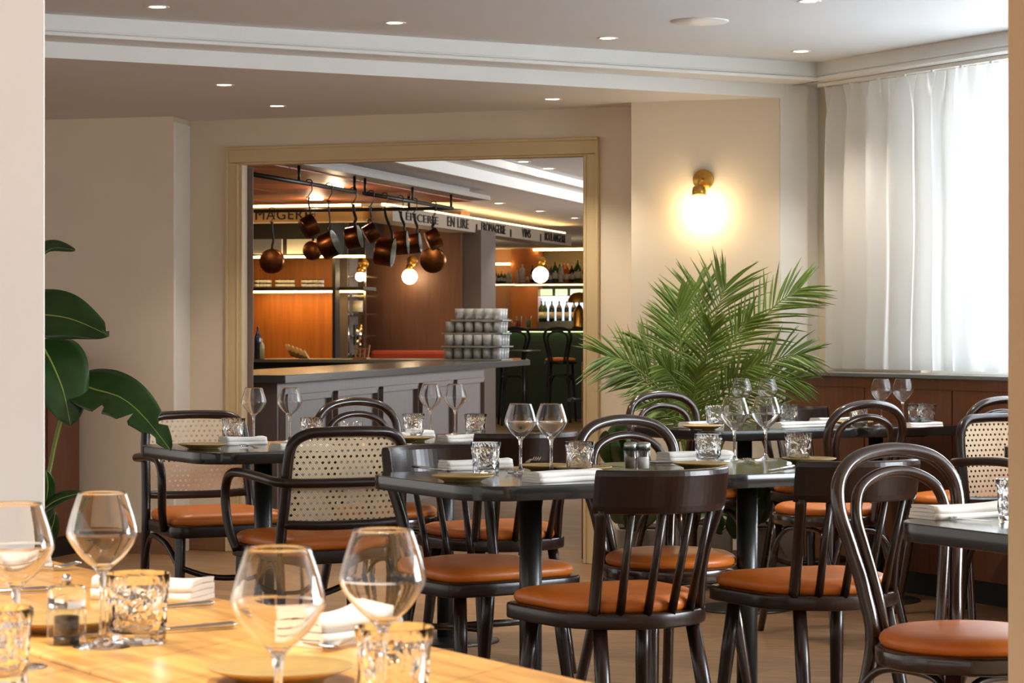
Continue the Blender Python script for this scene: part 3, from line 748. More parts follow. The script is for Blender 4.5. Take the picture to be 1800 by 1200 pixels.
def napkin(seed, L=0.17, Wd=0.085, hgt=0.03):
    # linen folded over itself; the fold ends show as layers
    rj = random.Random(seed); c = []; lay = 4; th = hgt / lay
    for k in range(lay):                                     # zig-zag fold centre line
        z = th * (k + .5); a, b = (-Wd / 2, Wd / 2) if k % 2 == 0 else (Wd / 2, -Wd / 2)
        for q in range(7):
            t = q / 6; x = a + (b - a) * t; bul = 0.16 * th * math.sin(math.pi * t)
            c.append((x * (1 - 0.05 * k), z + bul * (k - 1)))
    tt = th * 0.475; n = len(c); up = []; dn = []
    for i in range(n):
        a = Vector(c[max(i - 1, 0)] + (0,)); b = Vector(c[min(i + 1, n - 1)] + (0,)); d = (b - a).normalized()
        nx, nz = -d.y, d.x
        up.append((c[i][0] + nx * tt, c[i][1] + nz * tt)); dn.append((c[i][0] - nx * tt, c[i][1] - nz * tt))
    sec = up + dn[::-1]; m = len(sec); K = 14; vs = []; fs = []
    for j in range(K + 1):
        t = j / K; y = -L / 2 + L * t
        s = 1 - 0.06 * math.sin(t * 3.1 + seed); lift = 0.05 * math.sin(t * 5 + seed) ; end = 1 + 0.10 * (abs(t - .5) * 2) ** 4
        for x, z in sec: vs.append((x * s + 0.004 * math.sin(t * 7 + z * 90), y + 0.05 * x * math.sin(seed), max(0.0006, z * (1 + lift) * end)))
    for j in range(K):
        for k in range(m): fs.append((j * m + k, j * m + (k + 1) % m, (j + 1) * m + (k + 1) % m, (j + 1) * m + k))
    fs += [tuple(range(m - 1, -1, -1)), tuple(K * m + k for k in range(m))]
    return MB().add(vs, fs, [True] * (K * m) + [False, False]).build('napkin', M['napkin'])
def shaker(content, label, loc, h=0.078, cap=True):
    r = thing('shaker', label, 'shaker', 'salt and pepper shakers', loc)
    MB().lathe([(0, 0), (0.0185, 0), (0.0195, 0.002), (0.0195, h * .72), (0.0185, h * .74), (0.0168, h * .74), (0.0168, 0.005), (0, 0.005)], 24).build('jar', M['thin'], r)
    MB().lathe([(0, 0.0055), (0.0163, 0.0055), (0.0163, h * .46), (0, h * .47)], 20).build('contents', content, r)
    MB().lathe([(0, h * .705), (0.0202, h * .705), (0.0205, h * .90), (0.019, h * .97), (0.012, h), (0, h)], 24).build('cap', M['tin'], r)
    return r

WG, TB, PLT, FK, KN = wine_glass(), tumbler(), plate(), fork(), knife()
T = 0.7502
def at(px, py, z=T): p = P(px, py, z); return (p.x, p.y, T)
def yaw(dx, dy): return math.atan2(-dx, dy)                 # local +y along (dx, dy)
def aim(px0, py0, px1, py1):                               # from one table pixel to another
    a, b = P(px0, py0, T), P(px1, py1, T); return math.atan2(b.y - a.y, b.x - a.x) - math.pi / 2
# wine glasses: foot pixel, label
for px, rim, lab in (
    (28, 884, 'large wine glass at the left edge, in front of the cream pillar'), (180, 865, 'large wine glass in the left foreground beside the pepper mill'),
    (489, 962, 'large wine glass standing before the small foreground plate'), (673, 930, 'large wine glass in the foreground, taller of the blurred middle pair'),
    (915, 709, 'wine glass on the nearest black table, left of the sharp pair'), (969, 709, 'wine glass on the nearest black table, right of the sharp pair'),
    (1291, 698, 'wine glass below the palm on the middle right table, left of the pair'), (1346, 697, 'wine glass below the palm on the middle right table, right of the pair'),
    (446, 680, 'wine glass nearest the left door casing'), (509, 679, 'wine glass standing left of the bentwood chair by the bar doorway'),
    (757, 674, 'wine glass before the bar front, left of the pair beside a folded napkin'), (800, 674, 'wine glass before the bar front, right of the pair beside a folded napkin'),
    (1304, 663, 'wine glass in front of the palm leaves, rear pair left'), (1349, 663, 'wine glass in front of the palm leaves, rear pair right'),
    (1549, 659, 'wine glass against the walnut panelling, left of its pair'), (1587, 659, 'wine glass against the walnut panelling, right of its pair')):
    p = P(px, rim, T + 0.1948); yy = {446: 8.62, 509: 8.64, 757: 9.22, 800: 9.22, 1304: 10.24, 1349: 10.26, 1549: 10.18, 1587: 10.20}.get(px, p.y)
    WG.put(((px - 900) / F * yy, yy, T), R.uniform(0, 6), lab)
for i, (px, rim, lab) in enumerate((
    (-8, 1068, 'cut-glass tumbler cropped by the left edge'), (242, 1007, 'cut-glass tumbler beside the pepper mill'), (692, 1101, 'cut-glass tumbler at the bottom in front of the foreground wine glass'),
    (854, 777, 'cut-glass tumbler on the nearest black table by the folded napkin, left one'), (1019, 776, 'cut-glass tumbler on the nearest black table left of the shakers'),
    (1245, 763, 'cut-glass tumbler right of the shakers, before a white napkin'), (1403, 761, 'cut-glass tumbler beyond the double-hoop chair at right'),
    (410, 735, 'cut-glass tumbler beside the cane armchair and an olive plate'), (547, 734, 'cut-glass tumbler behind the top of the cane armchair'),
    (727, 727, 'cut-glass tumbler left of the wine glasses before the bar front'), (836, 727, 'cut-glass tumbler right of the wine glasses before the bar front'),
    (1257, 713, 'cut-glass tumbler in front of the palm, left one'), (1386, 711, 'cut-glass tumbler in front of the palm, right one'),
    (1510, 713, 'cut-glass tumbler seen through the hoop of the window-side chair'), (1628, 706, 'cut-glass tumbler at the end of the table by the walnut panelling'),
    (1612, 711, 'cut-glass tumbler overlapped by another at the walnut panelling'), (1786, 842, 'cut-glass tumbler half hidden by the right pillar'))):
    p = P(px, rim, T + 0.0895); yy = {1510: 10.0, 1628: 10.10, 1612: 10.21}.get(px, p.y)
    TB.put(((px - 900) / F * yy, yy, T), R.uniform(0, 6), lab, None, (1.08, 1.08, 1.0))
for px, py, lab in ((112, 1083, 'olive plate behind the pepper mill'), (493, 1168, 'olive plate at the bottom beneath the middle foreground glass'),
    (813, 834, 'olive plate on the nearest black table by the left tumbler'), (1024, 819, 'olive plate left of the salt and pepper shakers'), (963, 816, 'olive plate behind the sharp pair of wine glasses'),
    (1232, 812, 'olive plate below the tumbler right of the shakers'), (1421, 804, 'olive plate beyond the tumbler at right'),
    (357, 779, 'olive plate near the big leaf'), (722, 767, 'olive plate under the tumbler before the bar front'), (1235, 747, 'olive plate in front of the palm'),
    (1500, 742, 'olive plate within the hoop of the window-side chair')):
    p = P(px, py, T + 0.0185); yy = 10.13 if px == 1500 else p.y; PLT.put(((px - 900) / F * yy, yy, T), R.uniform(0, 6), lab)
# napkins: near-left end pixel, far-right end pixel
for i, (a, b, lab, wd, hg) in enumerate((
    ((160, 1053), (338, 1060), 'white folded napkin behind the pepper mill and tumbler', .085, .030), ((560, 1140), (700, 1118), 'white folded napkin between the two blurred foreground glasses', .085, .034),
    ((-10, 1008), (88, 1000), 'white folded napkin at the far left corner of the wooden table', .07, .02),
    ((785, 827), (902, 824), 'white folded napkin on the nearest black table behind the left tumbler', .075, .026), ((946, 849), (1062, 843), 'white folded napkin at the near edge of the nearest black table', .075, .026),
    ((1176, 812), (1288, 808), 'white folded napkin behind the tumbler right of the shakers', .075, .026),
    ((398, 783), (468, 781), 'white folded napkin beneath the wine glass by the door casing', .075, .026), ((492, 792), (575, 789), 'white folded napkin in front of the tumbler, beside the cane armchair', .075, .02),
    ((705, 771), (762, 768), 'white folded napkin behind the tumbler before the bar front', .075, .022), ((785, 777), (850, 775), 'white folded napkin at the near edge of the table before the bar', .075, .022),
    ((1210, 751), (1272, 749), 'white folded napkin under the palm, left one', .07, .02), ((1372, 753), (1452, 750), 'white folded napkin right of the glasses in front of the palm', .07, .022),
    ((1440, 743), (1505, 741), 'white folded napkin seen left of the window-side chair hoop', .07, .018), ((1600, 752), (1655, 750), 'white folded napkin at the end of the table by the walnut panelling', .06, .018),
    ((1640, 914), (1800, 906), 'cream folded napkin on the table by the right pillar', .085, .026))):
    A, B = P(a[0], a[1], T), P(b[0], b[1], T); d = B - A
    o = napkin(i + 1, max(d.length, .09), wd, hg); mid = (A + B) / 2
    nn = Vector((-d.y, d.x, 0)).normalized(); mid += nn * wd * 0.45 * (1 if nn.y > 0 else -1)
    o.location = (mid.x, mid.y, T - .0003); o.rotation_euler = (0, 0, math.atan2(d.y, d.x) - math.pi / 2)
    tag(o, lab, 'napkin', 'folded white napkins')
# cutlery: handle end pixel, tip pixel
for a, b, lab in (((972, 846), (893, 831), 'steel fork with upturned tines in front of the left napkin tumbler'), ((908, 822), (945, 810), 'steel fork dark against the plate behind the sharp glasses'),
    ((1358, 826), (1312, 812), 'steel fork between the two glasses right of the shakers'), ((645, 1132), (542, 1148), 'steel fork lying beside the foreground plate'),
    ((480, 796), (425, 786), 'steel fork at the near edge of the table by the left armchair'), ((500, 781), (530, 770), 'steel fork dark beside the second left wine glass'),
    ((745, 781), (715, 774), 'steel fork near the tumbler before the bar front'), ((1345, 752), (1310, 746), 'steel fork below the rear wine glasses'),
    ((60, 1005), (140, 1000), 'steel fork at the far corner of the wooden table')):
    p = P(b[0], b[1], T); q = P(a[0], a[1], T); p += (q - p).normalized() * 0.19; FK.put((p.x, p.y, T), aim(*a, *b), lab)
for a, b, lab in (((725, 823), (800, 829), 'steel knife at the left end of the nearest black table'), ((1140, 815), (1215, 816), 'steel knife right of the shakers'),
    ((415, 1104), (235, 1116), 'steel knife pointing at the foot of the tumbler, nearer one'), ((375, 1066), (230, 1076), 'steel knife behind the tumbler, farther one'),
    ((85, 1041), (-60, 1046), 'steel knife left of the pepper mill'), ((1625, 908), (1720, 918), 'steel knife in front of the cream napkin at right'),
    ((1395, 822), (1350, 829), 'steel knife lying before the tumbler at right'), ((1185, 754), (1240, 758), 'steel knife near the left end of the table by the palm'),
    ((330, 783), (410, 789), 'steel knife beside the olive plate near the big leaf')):
    p = P(a[0], a[1], T); KN.put((p.x, p.y, T), aim(*a, *b), lab)
p = P(1109, 826, T); shaker(M['pepperg'], 'pepper shaker with steel cap at the middle of the black tables', (p.x, p.y, T), 0.080)
p = P(1131, 826, T); shaker(M['salt'], 'salt shaker with steel cap at the middle of the black tables', (p.x, p.y, T), 0.080)
def mini(content, label, px):
    p = P(px, 741, T + 0.06); r = thing('condiment_jar', label, 'jar', 'condiment jars', (p.x, p.y, T))
    MB().lathe([(0, 0), (0.019, 0), (0.0205, 0.058), (0.0195, 0.060), (0.0185, 0.058), (0.0172, 0.004), (0, 0.004)], 20).build('jar', M['thin'], r)
    MB().lathe([(0, 0.0045), (0.0168, 0.0045), (0.0178, 0.044), (0, 0.046)], 18).build('contents', content, r)
mini(M['salt'], 'open glass jar of salt in front of the bentwood chair by the doorway', 606); mini(M['pepperg'], 'open glass jar of brown pepper in front of the bentwood chair by the doorway', 628)
# acrylic pepper mill on the wooden table
p = P(117, 1132, T); t = thing('pepper_mill', 'clear acrylic pepper mill with steel knob on the wooden table', 'pepper mill', None, (p.x, p.y, T))
MB().lathe([(0, 0.0), (0.0245, 0.0), (0.0252, 0.002), (0.0252, 0.043), (0.0235, 0.046), (0.019, 0.046), (0.0175, 0.044), (0.0165, 0.013), (0, 0.0125)], 28).build('body', M['thin'], t)
MB().lathe([(0, 0.0005), (0.0165, 0.0005), (0.0165, 0.0105), (0, 0.0105)], 24).build('grinder', M['iron'], t)
MB().lathe([(0, 0.0135), (0.0155, 0.0135), (0.0155, 0.036), (0, 0.038)], 20).build('peppercorns', M['pepper'], t)
MB().lathe([(0, 0.0475), (0.0238, 0.0475), (0.0246, 0.050), (0.0246, 0.070), (0.0225, 0.074), (0.010, 0.076), (0, 0.076)], 28).build('head', M['glass'], t)
MB().lathe([(0, 0.0755), (0.0058, 0.0755), (0.0062, 0.085), (0.004, 0.089), (0, 0.089)], 18).build('knob', M['steel'], t)
# ------------------------------------------------------------ plants
def leaf_mesh(mb, mid, W_, nrm, fold=0.18, splits=(), seed=0, n=26, m=5):
    # mid: midrib points (spline), W_: full width, nrm: approximate facing of the blade
    rj = random.Random(seed); c = spline(mid, 8); N = len(c) - 1; vs = []; fs = []
    for i in range(N + 1):
        t = i / N; T_ = (c[min(i + 1, N)] - c[max(i - 1, 0)]).normalized()
        s = T_.cross(Vector(nrm)).normalized(); nn = s.cross(T_)
        w = W_ / 2 * (math.sin(math.pi * min(1, 0.04 + t * 0.96) ** 0.72) ** 0.75) + 0.001
        for k in range(-m, m + 1):
            q = k / m; ww = w
            for side, ts, dp in splits:
                if (q > 0) == (side > 0) and abs(t - ts) < 0.035: ww = w * (1 - dp * (1 - abs(t - ts) / 0.035))
            wav = 0.035 * W_ * math.sin(t * 9 + k * .6 + seed) * abs(q)
            vs.append(c[i] + s * ww * q + nn * (fold * w * abs(q) - 0.25 * fold * w * q * q * 2 + wav))
    C = 2 * m + 1
    for i in range(N):
        for k in range(C - 1): a = i * C + k; fs.append((a, a + 1, a + C + 1, a + C))
    mb.add(vs, fs, True)
    return c
def solid(o, th=0.0015):
    mo = o.modifiers.new('thick', 'SOLIDIFY'); mo.thickness = th; mo.offset = 0
YP = 7.75
bx = Q(28, 0, YP)
t = thing('broad_leaf_plant', 'tall plant with big dark green paddle leaves growing from behind the left pillar', 'plant', None, (bx.x, YP, 0))
off = Vector((bx.x, YP, 0))
MB().lathe([(0, 0), (0.15, 0), (0.19, 0.36), (0.175, 0.36), (0.165, 0.31), (0, 0.31)], 32).build('pot', M['pot'], t)
MB().lathe([(0, 0.312), (0.163, 0.312), (0, 0.33)], 24).build('soil', M['soil'], t)
def Lq(px, py, dy=0): return Q(px, py, YP + dy) - off
for i, (pts, wpx, nr, fold, spl) in enumerate((
    (((52, 500, 0), (70, 455, -.03), (95, 436, -.06), (132, 440, -.1)), 44, (0.2, -0.7, 0.7), .5, ()),
    (((20, 560, 0), (60, 553, 0), (110, 557, -.05), (150, 570, -.08), (192, 590, -.12)), 96, (-0.1, -0.9, 0.45), .12, ((-1, .93, .8),)),
    (((70, 600, 0), (92, 640, -.05), (112, 690, -.08), (124, 748, -.1)), 118, (0.35, -0.9, 0.3), .15, ((1, .55, .2),)),
    (((128, 672, 0), (165, 684, -.05), (215, 700, -.1), (258, 738, -.15), (300, 792, -.2)), 98, (0.35, -0.85, 0.5), .12, ((1, .42, .65), (1, .66, .85), (-1, .80, .9), (1, .86, .8))),
    (((60, 960, 0), (76, 900, 0), (84, 855, -.03), (80, 826, -.05)), 34, (0.6, -0.8, 0.1), .3, ()),
    (((60, 910, 0), (92, 884, -.04), (120, 872, -.06), (148, 866, -.08)), 30, (0, -0.7, 0.7), .3, ()),
    (((50, 980, 0), (78, 952, -.02), (92, 925, -.04), (97, 900, -.05)), 30, (0.5, -0.8, 0.3), .3, ()))):
    mid = [Lq(*q) for q in pts]
    mb = MB(); c = leaf_mesh(mb, mid, wpx / F * YP, nr, fold, spl, i)
    lf = mb.build('leaf', M['leaf'], t); solid(lf)
    MB().tube(c[::3] + [c[-1]], [0.0045 * (1 - .8 * k / (len(c[::3]))) for k in range(len(c[::3]) + 1)], 6).build('midrib', M['leafm'], lf)
    root = Vector((R.uniform(-.05, .05), R.uniform(-.05, .05), 0.315))
    MB().tube(spline([root, root.lerp(mid[0], .5) + Vector((0, .05, .12)), mid[0], c[1]], 6), 0.007, 8).build('leaf_stalk', M['stem'], t)
# palm in a grey planter by the sconce wall
PB = Vector((0.83, 10.98, 0))
t = thing('potted_palm', 'feathery green palm in a grey square planter below the wall sconce', 'plant', None, PB)
MB().prism(rrect(0.16, 0.15, 0.012, 3), 0, 0.275, True).build('planter', M['pot'], t, bevel=0.004)
MB().prism(rrect(0.147, 0.137, 0.01, 3), 0.2752, 0.285).build('soil', M['soil'], t)
rp_ = random.Random(21)
fr_ = [(1276, 500, 0, .50), (1222, 505, .1, .44), (1190, 530, -.1, .40), (1175, 560, .1, .36), (1405, 508, -.1, .42), (1068, 627, -.25, .42), (1100, 655, -.15, .34), (1130, 600, .1, .34), (1412, 622, -.2, .36),
       (1400, 668, -.1, .32), (1318, 560, -.2, .34), (1165, 645, -.3, .28), (1250, 575, -.3, .30), (1330, 640, -.3, .28), (1148, 722, -.1, .26), (1395, 735, -.05, .26), (1225, 650, -.35, .26)]
for i, (px, py, dy, ll) in enumerate(fr_):
    tip = Q(px, py, PB.y + dy) - PB; root = Vector((rp_.uniform(-.07, .07), rp_.uniform(-.06, .06), 0.28))
    arch = 0.10 + 0.18 * abs(tip.x)
    a = root.lerp(tip, .35) + Vector((-tip.x * .12, -tip.y * .1, 0.05 + arch * .9)); b_ = root.lerp(tip, .75) + Vector((-tip.x * .05, 0, arch * .8))
    rach = spline([root, a, b_, tip], 13); N = len(rach)
    mb = MB(); side0 = Vector((0, 0, 1)); lv = []; lf_ = []
    for k in range(int(N * .36), N):
        s_ = (k / (N - 1) - .36) / .64
        T_ = (rach[min(k + 1, N - 1)] - rach[k - 1]).normalized()
        lat = T_.cross(Vector((0, -0.9, 0.45))).normalized()
        L_ = ll * (0.35 + 0.65 * math.sin(math.pi * min(1, s_ * .72 + .16))) * rp_.uniform(.85, 1.1) * 0.60
        for sd in (-1, 1):
            for rep in (0,):
                d = (T_ * (0.75 + .35 * s_) + lat * sd * (1.0 - .55 * s_) + Vector((rp_.uniform(-.12, .12), rp_.uniform(-.3, .3), rp_.uniform(-.12, .05)))).normalized()
                o_ = rach[k].lerp(rach[min(k + 1, N - 1)], .5 * rep); w_ = 0.0056 * rp_.uniform(.8, 1.2)
                wd = d.cross(Vector((rp_.uniform(-.4, .4), -1, rp_.uniform(-.3, .3)))).normalized()
                n0 = len(lv); cr = wd.cross(d) * 0.003
                for q, wq in ((0, .35), (.3, 1), (.65, .8), (1, .06)):
                    pt = o_ + d * L_ * q + Vector((0, 0, -0.16 * L_ * q * q))
                    lv += [pt - wd * w_ * wq, pt + cr, pt + wd * w_ * wq]
                for q in range(3):
                    a0 = n0 + q * 3
                    lf_ += [(a0, a0 + 1, a0 + 4, a0 + 3), (a0 + 1, a0 + 2, a0 + 5, a0 + 4)]
    mb.add(lv, lf_, True); fo = mb.build('frond', M['palm'], t)
    MB().tube(rach[::3] + [rach[-1]], [0.007 * (1 - .8 * k / (len(rach[::3]))) for k in range(len(rach[::3]) + 1)], 6).build('rachis', M['stem'], fo)
# low leafy plants in front of the palm
def leafy(label, base, pot, leaves):
    t = thing('leafy_plant', label, 'plant', None, base)
    MB().prism(rrect(pot[0], pot[1], 0.012, 3), 0, pot[2], True).build('planter', M['pot'], t, bevel=0.004)
    MB().prism(rrect(pot[0] - .014, pot[1] - .014, 0.01, 3), pot[2], pot[2] + .008).build('soil', M['soil'], t)
    for i, (pts, wpx, nr) in enumerate(leaves):
        mid = [Q(*q) - Vector(base) for q in pts]
        mb = MB(); leaf_mesh(mb, mid, wpx / F * base[1], nr, .25, (), i + 3)
        solid(mb.build('leaf', M['leaf'], t))
        root = Vector((R.uniform(-.06, .06), R.uniform(-.04, .04), pot[2]))
        MB().tube(spline([root, root.lerp(mid[0], .6) + Vector((0, 0, .05)), mid[0]], 6), 0.005, 6).build('leaf_stalk', M['stem'], t)
b0 = (0.555, 10.62, 0)
leafy('broad-leaved green plant in a grey planter at the corner by the doorway', b0, (0.10, 0.13, 0.285), (
    (((1098, 812, 10.6), (1092, 785, 10.55), (1090, 765, 10.5), (1108, 752, 10.45)), 62, (0.2, -0.9, 0.4)), (((1080, 815, 10.55), (1072, 790, 10.5), (1068, 770, 10.5), (1066, 757, 10.48)), 40, (-0.3, -0.9, 0.3)),
    (((1120, 935, 10.5), (1118, 900, 10.42), (1112, 870, 10.38), (1100, 845, 10.36)), 52, (0.1, -0.95, 0.2)), (((1130, 920, 10.45), (1150, 885, 10.4), (1165, 870, 10.38), (1185, 868, 10.36)), 40, (0, -0.8, 0.5)),
    (((1090, 920, 10.5), (1082, 880, 10.45), (1075, 850, 10.42), (1078, 830, 10.4)), 40, (-0.4, -0.9, 0.2)), (((1105, 800, 10.55), (1122, 778, 10.5), (1135, 768, 10.48), (1150, 765, 10.45)), 34, (0.2, -0.85, 0.5))))
b1 = (1.17, 10.92, 0)
leafy('broad-leaved green plant in a grey planter below the walnut panelling corner', b1, (0.14, 0.12, 0.265), (
    (((1300, 940, 10.8), (1285, 905, 10.7), (1270, 895, 10.65), (1250, 905, 10.6)), 46, (0, -0.9, 0.4)), (((1335, 920, 10.8), (1345, 890, 10.7), (1348, 868, 10.68), (1340, 848, 10.65)), 36, (0.3, -0.9, 0.2)),
    (((1270, 930, 10.8), (1240, 900, 10.7), (1220, 905, 10.65), (1200, 925, 10.6)), 46, (-0.1, -0.8, 0.5)), (((1320, 900, 10.8), (1322, 860, 10.7), (1310, 835, 10.65), (1295, 820, 10.6)), 40, (0.1, -0.9, 0.4))))
# ------------------------------------------------------------ the bar room beyond the doorway
BD = Vector((0.261, 0.965, 0)); BE = Vector((0.965, -0.261, 0)); AB = math.atan2(BE.y, BE.x)   # BD: away from the eye, BE: to the right
M['hood'] = mat('grey_painted_hood', (150, 138, 128), 0.5, vary=0.12, vscale=3)
M['cop_t'] = mat('copper_tile', (176, 92, 48), 0.5, metal=0.3, vary=0.35, vscale=4)
M['orangewood'] = mat('warm_oak_panel', (190, 112, 44), 0.45, vary=0.3, vscale=4, stretch=(7, 7, 0.5))
M['barwood'] = mat('brown_wood_panel', (112, 72, 50), 0.5, vary=0.25, vscale=4, stretch=(7, 7, 0.5))
M['greycol'] = mat('taupe_column', (92, 82, 76), 0.6, vary=0.1, vscale=3)
M['counter'] = mat('dark_slate_top', (70, 76, 80), 0.22, vary=0.12, vscale=12)
M['cfront'] = mat('mauve_grey_panel', (112, 98, 96), 0.5, vary=0.14, vscale=4, stretch=(6, 6, 0.6))
M['green'] = mat('dark_green_panel', (46, 62, 48), 0.5, vary=0.1)
M['creamtile'] = mat('cream_tile', (226, 206, 162), 0.4, vary=0.05)
M['brassband'] = mat('brass_band', (190, 150, 92), 0.38, metal=0.4, vary=0.1)
M['signgrey'] = mat('warm_grey_sign_board', (142, 130, 116), 0.6)
M['black'] = mat('matt_black', (16, 15, 14), 0.55)
M['banq'] = mat('rust_red_upholstery', (158, 58, 30), 0.75)
def bbox(mb, px0, px1, py0, py1, Y, dep, ):                # upright box whose near face covers a pixel rectangle at depth Y (square to BE)
    c = Q((px0 + px1) / 2, (py0 + py1) / 2, Y); w = (px1 - px0) / F * Y / BE.x * 0.985; h = (py1 - py0) / F * Y
    return mb.box(c + BD * dep / 2, (w, dep, h), AB)
# shell
L0 = Vector((-0.80, 16.25, 0))                              # a point on the edge of the lower ceiling
pl = [L0 - BD * 4.6, L0 + BD * 22, L0 + BD * 22 - BE * 9, L0 - BD * 4.6 - BE * 7]
pl = [(-1.62, 13.2), ((L0 + BD * 22).x, (L0 + BD * 22).y), (-9, 40), (-9, 14.9), (-1.75, 13.1)]
struct(MB().prism(pl, 2.27, 2.5).build('ceiling.002', M['ceil']))
struct(MB().prism([(-2.2, 12.9), (0.9, 11.95), (9, 14), (12, 40), (2, 40)], 2.42, 2.55).build('ceiling.003', M['ceil']))
a0 = L0 - BD * 3.2; a1 = L0 + BD * 21
mb = MB().bar(a0 + Vector((0, 0, 2.31)) + BE * .03, a1 + Vector((0, 0, 2.31)) + BE * .03, 0.06, 0.085)
mb.bar(a0 + Vector((0, 0, 2.385)) + BE * .12, a1 + Vector((0, 0, 2.385)) + BE * .12, 0.26, 0.06)
struct(mb.build('trim_5', M['trimwhite']))
mb = MB().box((2.2, 36.2, 1.3), (16, 0.2, 2.6), AB)
struct(mb.build('wall_far', M['wall']))
mb = MB(frame((4.62, 20.5, 0), 0.12))
for y0, y1, z0, z1 in ((-7, -2.6, 0, 2.6), (-2.6, 2.6, 0, .95), (-2.6, 2.6, 2.45, 2.6), (2.6, 18, 0, 2.6)): mb.box((0, (y0 + y1) / 2, (z0 + z1) / 2), (.2, y1 - y0, z1 - z0))
struct(mb.build('wall_right.001', M['wall']))
struct(MB().box((-6.6, 24, 1.3), (0.2, 24, 2.6), 0.1).build('wall_left.001', M['barwood']))
# back panelling left, with shelf and light strips
struct(bbox(MB(), 430, 588, 385, 650, 22.0, 0.15).build('wall_back.002', M['orangewood']))
struct(bbox(MB(), 588, 611, 385, 650, 21.9, 0.3).build('pillar_back.001', M['greycol']))
struct(bbox(MB(), 640, 812, 372, 700, 22.4, 0.3).build('wall_back.003', M['barwood']))
struct(bbox(MB(), 810, 846, 404, 780, 22.3, 0.5).build('pillar_back.002', M['greycol']))
struct(bbox(MB(), 605, 645, 380, 650, 22.6, 0.1).build('wall_back.004', M['creamtile']))
struct(bbox(MB(), 425, 645, 380, 452, 22.05, 0.5).build('trim_6', M['black']))
t = thing('lit_shelf', 'dark wall shelf with warm light strips above and below against orange panelling', 'shelf')
bbox(MB(), 432, 642, 504.5, 510.5, 21.6, 0.36).build('board', M['black'], t)
bbox(MB(), 436, 636, 510.8, 514, 21.7, 0.10).build('light_strip', M['led'], t)
t = thing('cabinet_row', 'black overhead cabinet with pale door fronts above the lit panelling', 'cabinet')
bbox(MB(), 428, 585, 388, 448, 21.5, 0.35).build('body', M['black'], t)
M['paleblue'] = mat('pale_grey_front', (150, 154, 160), 0.4)
for a, b in ((444, 496), (503, 560)): bbox(MB(), a, b, 420, 446, 21.46, 0.03).build('door', M['paleblue'], t)
bbox(MB(), 436, 640, 449, 452.5, 21.35, 0.08).build('light_strip', M['led'], t)
bbox(MB(), 584, 589.5, 452, 640, 21.4, 0.12).build('side_post', M['black'], t)
# jars on the shelf
M['tinjar'] = mat('white_label_tin', (206, 200, 186), 0.4); M['jarlid'] = mat('black_lid', (40, 36, 34), 0.4)
jr = thing('jar', 'small pale jar with dark lid in the rows on the lit wall shelf', 'jar', 'jars on the lit shelf')
MB().lathe([(0, 0), (0.034, 0), (0.034, 0.026), (0, 0.026)], 14).build('body', M['tinjar'], jr); MB().lathe([(0, 0.0262), (0.032, 0.0262), (0.032, 0.036), (0, 0.036)], 14).build('lid', M['jarlid'], jr)
JK = Kind(jr)
for g0, g1 in ((446, 478), (483, 519), (529, 570)):
    n = 4
    for k in range(n):
        for lay in range(2):
            p = Q(g0 + 7 + (g1 - g0 - 14) * k / (n - 1), 504.5, 21.72); JK.put((p.x, p.y, p.z + 0.0355 * lay), 0)
# steel shelving between the panelling and the sconce wall
t = thing('steel_shelving', 'tall steel shelf unit with lit shelves in the narrow gap beside the brown wall', 'shelf')
for px in (610.5, 641): bbox(MB(), px - 1.6, px + 1.6, 435, 645, 21.9, 0.03).build('post', M['steel'], t)
for py in (452, 486, 520, 552, 590, 622): bbox(MB(), 611, 641, py - 1.6, py + 1.6, 21.95, 0.35).build('shelf', M['steel'], t)
for py, hh, px, ww, mm in ((606, 36, 629, 17, 'steel'), (640, 14, 626, 20, 'tin'), (548, 20, 626, 24, 'creamtile'), (482, 16, 617, 7, 'tin'), (586, 16, 630, 16, 'brass')):
    p = Q(px, py, 22.08); r_ = ww / 2 / F * 22; hz = hh / F * 22
    tag(MB().lathe([(0, 0), (r_, 0), (r_, hz), (0, hz)], 20).build('canister', M[mm]), {36: 'tall steel canister low on the narrow shelving', 14: 'tin canister at the bottom of the narrow shelving', 20: 'cream canister on the middle of the narrow shelving', }.get(hh, 'small tin canister high on the narrow shelving' if mm == 'tin' else 'brass coloured canister on the narrow shelving'), 'canister', 'canisters on the narrow shelving').location = p
# globe lamps in the bar
def bar_globe(px, py, rpx, Y, lab):
    p = Q(px, py, Y); r_ = rpx / F * Y
    n = -BD
    sconce(p + BD * 0.092 + Vector((0, 0, 0.075 + r_)), n, lab, 'globe lamps in the bar room', r_)
bar_globe(720, 486, 13.5, 22.24, 'lit globe sconce on the brown wooden wall behind the hanging pans')
bar_globe(950, 483, 14.0, 29.6, 'largest lit globe lamp before the bottle shelf')
bar_globe(851, 485, 13.5, 29.2, 'lit globe lamp beside the taupe column, upper one')
bar_globe(849, 517, 10.5, 30.2, 'lit globe lamp beside the taupe column, lower one')
bar_globe(633, 486, 8.5, 21.8, 'lit globe lamp in the narrow steel shelving')
